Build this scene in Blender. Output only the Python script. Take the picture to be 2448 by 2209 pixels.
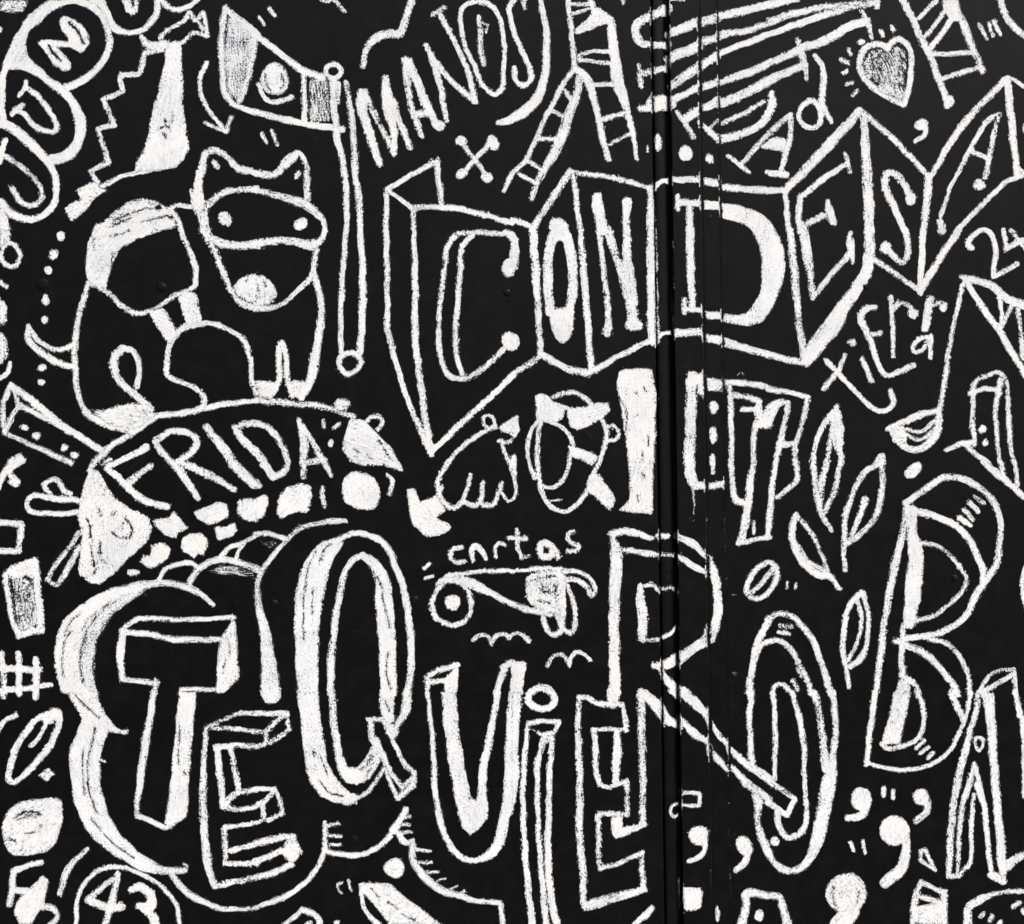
import bpy, math, random
import numpy as np

# ------------------------------------------------------------------ camera, light, exposure
scene = bpy.context.scene
for o in list(bpy.data.objects):
    bpy.data.objects.remove(o)
PW, PH = 2448.0, 2209.0          # one millimetre of wall per pixel of the photograph
MID = 1.62                       # height of the middle of the picture above the pavement
CAM_D = 3.0

def wx(X): return (X - PW / 2) / 1000.0
def wz(Y): return MID + (PH / 2 - Y) / 1000.0

cam_data = bpy.data.cameras.new('camera')
cam = bpy.data.objects.new('camera', cam_data)
scene.collection.objects.link(cam)
cam.location = (0, -CAM_D, MID)
cam.rotation_euler = (math.radians(90), 0, 0)
cam_data.sensor_width = 36
cam_data.lens = 36 * CAM_D / (PW / 1000.0)
cam_data.clip_end = 200
scene.camera = cam

SUN_EL, SUN_AZ = 50, 36          # azimuth from straight behind the camera, positive = from the right
world = bpy.data.worlds.new('World')
scene.world = world
world.use_nodes = True
wn = world.node_tree.nodes
sky = wn.new('ShaderNodeTexSky')
sky.sky_type = 'NISHITA'
sky.sun_disc = False
sky.sun_elevation = math.radians(SUN_EL)
sky.sun_rotation = math.radians(180 - SUN_AZ)
sky.air_density = 1.0
sky.dust_density = 4.0
bg = wn['Background']
world.node_tree.links.new(sky.outputs[0], bg.inputs[0])
bg.inputs[1].default_value = 0.11

sun_data = bpy.data.lights.new('sun', 'SUN')
sun_data.energy = 1.5
sun_data.angle = math.radians(14)
sun_data.color = (1.0, 0.965, 0.92)
sun = bpy.data.objects.new('sun', sun_data)
scene.collection.objects.link(sun)
sun.location = (2, -4, 6)
sun.rotation_euler = (math.radians(90 - SUN_EL), 0, math.radians(SUN_AZ))

scene.view_settings.view_transform = 'Standard'
scene.view_settings.look = 'None'
scene.view_settings.gamma = 1
scene.view_settings.use_curve_mapping = False
scene.view_settings.exposure = 0.72
scene.render.engine = 'CYCLES'
scene.cycles.transparent_max_bounces = 24

# ------------------------------------------------------------------ helpers
COL = scene.collection

def mesh_object(name, verts, faces, mat, parent=None, loc=(0, 0, 0), smooth=False):
    me = bpy.data.meshes.new(name)
    v = np.asarray(verts, dtype=np.float32)
    f = np.asarray(faces, dtype=np.int32)
    me.vertices.add(len(v))
    me.vertices.foreach_set('co', v.ravel())
    me.loops.add(f.size)
    me.loops.foreach_set('vertex_index', f.ravel())
    me.polygons.add(len(f))
    me.polygons.foreach_set('loop_start', np.arange(0, f.size, f.shape[1], dtype=np.int32))
    me.polygons.foreach_set('use_smooth', np.full(len(f), bool(smooth)))
    me.update(calc_edges=True)
    me.materials.append(mat)
    ob = bpy.data.objects.new(name, me)
    ob.location = loc
    COL.objects.link(ob)
    if parent is not None:
        ob.parent = parent
    return ob

def new_mat(name):
    m = bpy.data.materials.new(name)
    m.use_nodes = True
    nt = m.node_tree
    return m, nt, nt.nodes['Principled BSDF'], nt.nodes['Material Output']

def nd(nt, t, **kw):
    n = nt.nodes.new(t)
    for k, v in kw.items():
        setattr(n, k, v)
    return n

def math_node(nt, op, a, b=None, clamp=False):
    n = nt.nodes.new('ShaderNodeMath')
    n.operation = op
    n.use_clamp = clamp
    for i, x in enumerate((a, b)):
        if x is None: continue
        if isinstance(x, (int, float)): n.inputs[i].default_value = x
        else: nt.links.new(x, n.inputs[i])
    return n.outputs[0]

def ramp(nt, x, lo, hi, a=0.0, b=1.0, smooth=False):
    n = nt.nodes.new('ShaderNodeMapRange')
    if smooth: n.interpolation_type = 'SMOOTHSTEP'
    nt.links.new(x, n.inputs[0])
    for i, v in zip((1, 2, 3, 4), (lo, hi, a, b)):
        if isinstance(v, (int, float)): n.inputs[i].default_value = v
        else: nt.links.new(v, n.inputs[i])
    return n.outputs[0]

def noise(nt, vec, scale, detail=2.0, rough=0.5):
    n = nt.nodes.new('ShaderNodeTexNoise')
    n.inputs['Scale'].default_value = scale
    n.inputs['Detail'].default_value = detail
    n.inputs['Roughness'].default_value = rough
    nt.links.new(vec, n.inputs['Vector'])
    return n.outputs[0]

def mapping(nt, vec, scale=(1, 1, 1), rot=(0, 0, 0)):
    n = nt.nodes.new('ShaderNodeMapping')
    n.inputs['Scale'].default_value = scale
    n.inputs['Rotation'].default_value = rot
    nt.links.new(vec, n.inputs['Vector'])
    return n.outputs[0]

def mixc(nt, f, a, b):
    n = nt.nodes.new('ShaderNodeMix')
    n.data_type = 'RGBA'
    if isinstance(f, float): n.inputs[0].default_value = f
    else: nt.links.new(f, n.inputs[0])
    for i, c in ((6, a), (7, b)):
        if isinstance(c, tuple): n.inputs[i].default_value = (*c, 1)
        else: nt.links.new(c, n.inputs[i])
    return n.outputs[2]

# ------------------------------------------------------------------ materials
def black_paint():
    m, nt, bsdf, out = new_mat('black_wall_paint')
    tc = nd(nt, 'ShaderNodeTexCoord').outputs['Object']
    big = noise(nt, tc, 1.6, 3)
    mott = noise(nt, tc, 22, 5, 0.6)
    grit = noise(nt, tc, 520, 3, 0.6)
    brush = noise(nt, mapping(nt, tc, (260, 40, 12)), 1.0, 4, 0.6)
    c1 = mixc(nt, ramp(nt, big, 0.3, 0.7), (0.0015, 0.0013, 0.0012), (0.0028, 0.0023, 0.0025))
    c2 = mixc(nt, ramp(nt, mott, 0.45, 0.72, 0, 0.5), c1, (0.0062, 0.0054, 0.0058))
    # dusty specks and scuffs that belong to the paint
    sp = noise(nt, tc, 95, 2, 0.5)
    c3 = mixc(nt, ramp(nt, sp, 0.70, 0.80, 0, 0.5), c2, (0.04, 0.04, 0.045))
    nt.links.new(c3, bsdf.inputs['Base Color'])
    nt.links.new(ramp(nt, mott, 0.35, 0.65, 0.42, 0.51), bsdf.inputs['Roughness'])
    bsdf.inputs['Specular IOR Level'].default_value = 0.12
    h = math_node(nt, 'ADD', math_node(nt, 'MULTIPLY', grit, 0.6), brush)
    bump = nd(nt, 'ShaderNodeBump')
    bump.inputs['Strength'].default_value = 0.5
    bump.inputs['Distance'].default_value = 0.0008
    nt.links.new(h, bump.inputs['Height'])
    nt.links.new(bump.outputs[0], bsdf.inputs['Normal'])
    return m

def white_paint():
    """Dry-brushed white paint: sd = distance to the stroke's edge (mm), dens = how well covered,
    st = along / across the stroke (mm)."""
    m, nt, bsdf, out = new_mat('white_chalk_paint')
    tc = nd(nt, 'ShaderNodeTexCoord').outputs['Object']
    def attr(name):
        return nd(nt, 'ShaderNodeAttribute', attribute_name=name)
    sd = attr('sd').outputs['Fac']
    dens = attr('dens').outputs['Fac']
    st = attr('st').outputs['Vector']
    rough_e = noise(nt, mapping(nt, tc, (1, 1, 1.0)), 260, 3, 0.7)
    hair = noise(nt, mapping(nt, tc, (1, 1, 0.45), (0, math.radians(35), 0)), 430, 1, 0.5)
    wob = noise(nt, tc, 45, 1, 0.5)
    # some stretches of a stroke are crisp, others crumbly
    crumb = ramp(nt, noise(nt, tc, 13, 2, 0.6), 0.36, 0.62, 0.35, 1.5)
    j = math_node(nt, 'ADD', math_node(nt, 'MULTIPLY', math_node(nt, 'SUBTRACT', rough_e, 0.5), 11.5),
                  math_node(nt, 'MULTIPLY', math_node(nt, 'SUBTRACT', hair, 0.5), 9.0))
    e = math_node(nt, 'ADD', sd, math_node(nt, 'MULTIPLY', j, crumb))
    e = math_node(nt, 'ADD', e, math_node(nt, 'MULTIPLY', math_node(nt, 'SUBTRACT', wob, 0.5), 4.0))
    edge = ramp(nt, e, -0.5, 0.7)
    # grain: pits that the brush has skipped
    g1 = noise(nt, tc, 270, 3, 0.62)
    g2 = noise(nt, mapping(nt, st, (0.035, 0.28, 1)), 1.0, 3, 0.6)
    # drier areas show the direction of the scribble more
    gw = ramp(nt, dens, 0.45, 0.95, 0.5, 0.28)
    gmix = nd(nt, 'ShaderNodeMix')
    nt.links.new(gw, gmix.inputs[0]); nt.links.new(g1, gmix.inputs[2]); nt.links.new(g2, gmix.inputs[3])
    g = gmix.outputs[0]
    near = ramp(nt, e, 0.0, 6.5, 0.095, 0.0)           # thinner coat near the edge
    patch = math_node(nt, 'MULTIPLY', math_node(nt, 'SUBTRACT', noise(nt, tc, 14, 2), 0.5), 0.30)
    thr = math_node(nt, 'ADD', ramp(nt, dens, 0, 1, 0.28, 0.70), patch)
    thr = math_node(nt, 'SUBTRACT', thr, near)
    cov = ramp(nt, math_node(nt, 'SUBTRACT', thr, g), ramp(nt, dens, 0.5, 0.9, -0.045, -0.012), ramp(nt, dens, 0.5, 0.9, 0.05, 0.03))
    alpha = math_node(nt, 'MULTIPLY', edge, cov)
    # thickness of the coat: thin places look blue-grey
    thick = ramp(nt, math_node(nt, 'SUBTRACT', thr, g), 0.0, 0.22, 0.0, 1.0)
    streak = noise(nt, mapping(nt, st, (0.02, 0.45, 1)), 1.0, 3, 0.65)
    thin = ramp(nt, streak, 0.42, 0.70, 0.0, 0.8)
    blot = ramp(nt, noise(nt, tc, 9, 3, 0.55), 0.45, 0.62)
    warm = mixc(nt, ramp(nt, noise(nt, tc, 2.5, 1), 0.4, 0.6), (0.83, 0.83, 0.79), (0.83, 0.84, 0.83))
    c = mixc(nt, math_node(nt, 'MULTIPLY', thin, blot), warm, (0.46, 0.49, 0.56))
    c = mixc(nt, ramp(nt, thick, 0.0, 0.6, 0.75, 0.0), c, (0.44, 0.47, 0.53))
    mot = noise(nt, tc, 260, 3, 0.65)
    c = mixc(nt, ramp(nt, mot, 0.50, 0.72, 0.0, 0.5), c, (0.42, 0.435, 0.47))
    nt.links.new(c, bsdf.inputs['Base Color'])
    bsdf.inputs['Roughness'].default_value = 0.8
    bsdf.inputs['Specular IOR Level'].default_value = 0.2
    bump = nd(nt, 'ShaderNodeBump')
    bump.inputs['Strength'].default_value = 0.3
    bump.inputs['Distance'].default_value = 0.0008
    nt.links.new(g, bump.inputs['Height'])
    nt.links.new(bump.outputs[0], bsdf.inputs['Normal'])
    tr = nd(nt, 'ShaderNodeBsdfTransparent')
    mx = nd(nt, 'ShaderNodeMixShader')
    nt.links.new(alpha, mx.inputs[0])
    nt.links.new(tr.outputs[0], mx.inputs[1])
    nt.links.new(bsdf.outputs[0], mx.inputs[2])
    nt.links.new(mx.outputs[0], out.inputs['Surface'])
    return m

def pavement_mat():
    m, nt, bsdf, out = new_mat('pavement_concrete')
    tc = nd(nt, 'ShaderNodeTexCoord').outputs['Object']
    n1 = noise(nt, tc, 3, 5, 0.6)
    n2 = noise(nt, tc, 90, 3, 0.6)
    c = mixc(nt, ramp(nt, n1, 0.3, 0.7), (0.20, 0.19, 0.18), (0.30, 0.29, 0.27))
    c = mixc(nt, ramp(nt, n2, 0.5, 0.8, 0, 0.6), c, (0.12, 0.12, 0.12))
    nt.links.new(c, bsdf.inputs['Base Color'])
    bsdf.inputs['Roughness'].default_value = 0.9
    return m

def road_mat():
    m, nt, bsdf, out = new_mat('road_asphalt')
    tc = nd(nt, 'ShaderNodeTexCoord').outputs['Object']
    c = mixc(nt, ramp(nt, noise(nt, tc, 2, 4), 0.3, 0.7), (0.04, 0.04, 0.042), (0.06, 0.06, 0.06))
    c = mixc(nt, ramp(nt, noise(nt, tc, 180, 2), 0.55, 0.7, 0, 0.6), c, (0.12, 0.12, 0.12))
    nt.links.new(c, bsdf.inputs['Base Color'])
    bsdf.inputs['Roughness'].default_value = 0.9
    return m

BLACK, WHITE, PAVE, ROAD = black_paint(), white_paint(), pavement_mat(), road_mat()

# ------------------------------------------------------------------ the wall
# Relief across the seam: u = photo x with the lean of the seam taken out, height in mm towards the street
def lean(Y): return 0.0155 * (np.asarray(Y, float) - 100.0)

PROFILE_U = [-9e3, 1553, 1555.5, 1557.5, 1559.5, 1561.5, 1566, 1576, 1584, 1589, 1593, 1596.5, 1597.5,
             1599.2, 1601.5, 1604, 1664, 1667, 1668.5, 1672, 1676, 1712, 1714.5, 1716, 1718, 1722, 9e3]
PROFILE_D = [0, 0, -1.5, -9, -9, -2.0, -0.8, -1.2, -3.5, -7.5, -14, -24, -30,
             -30, 0.5, 2.2, 2.2, 2.5, 2.0, 0.3, 1.2, 1.1, 1.5, 0.7, 1.2, 1.2, 1.2]
def relief(X, Y):
    return np.interp(np.asarray(X, float) - lean(Y), PROFILE_U, PROFILE_D)

wall = bpy.data.objects.new('wall', None)
COL.objects.link(wall)
wall['kind'] = 'structure'
wall['label'] = 'black painted panel wall with a vertical seam, covered in white drawings'
BOTTOM = PH / 2 + MID * 1000.0 - 1.0

def wall_strip(name, us, closed_depth=60.0):
    """One vertical panel: the front follows the profile, the returns go back into the wall."""
    Ys = np.linspace(-1400, BOTTOM, 60)
    verts = []
    for Y in Ys:
        L = float(lean(Y))
        row = [(us[0], -closed_depth)] + [(u, float(np.interp(u, PROFILE_U, PROFILE_D))) for u in us] + [(us[-1], -closed_depth)]
        for u, d in row:
            verts.append((wx(u + L), -d / 1000.0, wz(Y)))
    n = len(us) + 2
    faces = []
    for j in range(len(Ys) - 1):
        for i in range(n - 1):
            a = j * n + i
            faces.append((a, a + n, a + n + 1, a + 1))
        a = j * n
        faces.append((a + n - 1, a + 2 * n - 1, a + n, a))
    ob = mesh_object(name, verts, faces, BLACK, wall, smooth=(name == 'seam_strip'))
    return ob

fine = lambda a, b: [u for u in PROFILE_U if a <= u <= b]
wall_strip('panel', [-2300.0, -1000.0, 0.0, 800.0] + fine(1553, 1557.5))
wall_strip('seam_strip', fine(1559.5, 1597.5))
wall_strip('panel', fine(1599.2, 1722) + [1800.0, 2500.0, 3600.0, 4700.0])

# backing inside the joints
bk = [(wx(1520), 0.028, wz(-1400)), (wx(1830), 0.028, wz(-1400)), (wx(1830), 0.028, wz(BOTTOM)), (wx(1520), 0.028, wz(BOTTOM))]
mesh_object('backing', bk, [(0, 3, 2, 1)], BLACK, wall)

def dome(name, X, Y, r, h, mat, parent):
    rnd = random.Random(int(X))
    vs, fs = [], []
    r *= 1.15
    rings, seg = 5, 18
    for i in range(rings + 1):
        t = i / rings
        for k in range(seg):
            a = 2 * math.pi * k / seg
            rr = r * t * (1 + 0.06 * math.sin(3 * a + X))
            dd = h * math.cos(t * math.pi / 2) if t < 1 else -0.5
            if i == 0: dd = h * 0.45                 # slight dimple of the screw
            vs.append((rr * math.cos(a) / 1000, -dd / 1000, rr * math.sin(a) / 1000))
    for i in range(rings):
        for k in range(seg):
            a, b = i * seg + k, i * seg + (k + 1) % seg
            fs.append((a, b, b + seg, a + seg))
    base = float(relief(X, Y))
    return mesh_object(name, vs, fs, mat, parent, (wx(X), -base / 1000.0, wz(Y)), smooth=True)

for X, Y, r in ((100, 681, 15), (385, 687, 12), (1212, 700, 9), (655, 1444, 10), (991, 1436, 10),
                (2283, 1384, 9), (845, 2010, 12), (2068, 686, 7)):
    dome('screw_head', X, Y, r, 3.2, BLACK, wall)

pave = mesh_object('pavement', [(x, 0.08 if j == 0 else -2.2, 0.0) for j in (0, 1) for x in (-30, 30)], [(0, 2, 3, 1)], PAVE)
pave['kind'] = 'structure'
kerb = mesh_object('kerb', [(x, y, z) for x in (-30, 30) for y, z in ((-2.2, 0), (-2.35, 0), (-2.37, -0.02), (-2.37, -0.14))],
                   [(0, 1, 5, 4), (1, 2, 6, 5), (2, 3, 7, 6)], PAVE)
kerb['kind'] = 'structure'
road = mesh_object('road', [(-30, -2.37, -0.12), (30, -2.37, -0.12), (30, -40, -0.12), (-30, -40, -0.12)], [(0, 3, 2, 1)], ROAD)
road['kind'] = 'structure'
NAMES = dict(bubbles='bubble_lettering', edge_scribble='shaded_blob', edge_flick='flick', creature='jagged_figure',
    pennant='pennant_flag', quote_top='dash_pair', quote_under='dash_pair', top_curl='stemmed_curl', arch_line='bent_line',
    manos='word_lettering', ciudad='word_lettering', heart='heart_drawing', bone_cross='cross_mark', top_tick='tick', striped_wedge='striped_triangle', striped_legs='ladder_drawing', slash_mark='curved_slash',
    arc_corner='ring_arc', ticks_right='triple_dash', comma_upper='comma', condesa='banner_lettering', dot_edge_right='dot',
    beads='bead_chain', dot_column='dot_trail', dot_pair_tail='dot_pair', cat='cat_drawing', frida='banner_lettering',
    dot_cluster='fleck_group', beam='beam_drawing', colon_dots='dot_row', twenty_four='number_lettering',
    tierra='word_lettering', note='bowl_on_stem', star_shape='pointed_outline', tall_letter='outlined_letter',
    bracket_block='bracket_drawing', boxed_letters='block_letters', hook_speck='hook_speck',
    leaf_upper='chalk_leaf', leaf_open='chalk_leaf', leaf_left='chalk_leaf', leaf_low='chalk_leaf',
    pillar='pillar_drawing', paddle_face='round_head_drawing', white_tick_left='jagged_wedge', cross_left='cross_mark',
    hand_left='finger_shapes', long_stick='stick_outline', shaded_block='shaded_block', hash='hash_sign',
    tequiero='giant_lettering', fist='fist_drawing', cartas='word_lettering', bird_flecks='fleck_pair',
    wheel_bird='bird_drawing', gull_line='gull_shape', gull_single='gull_shape', bean_specks='speck_pair',
    big_b='outlined_letter', edge_line_right='edge_line', al_letters='block_letters', edge_curve_left='curved_stroke',
    slanted_zero='slanted_oval', letters_left='loose_letters', comma_ball='comma', comma_thick='comma', comma_a='comma',
    comma_b='comma', comma_c='comma', comma_d='comma', dash_pair_b='dash_pair', dash_pair_low='dash_pair',
    dash_pair_mid='dash_pair', stroke_bottom='slanted_stroke', ball_bottom='white_dot', fin_leaf='blade_drawing',
    mouth_box='striped_block', triangle_small='small_triangle', roof_fleck='fleck', mushroom='dome_drawing',
    note_stem='stem')
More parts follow.
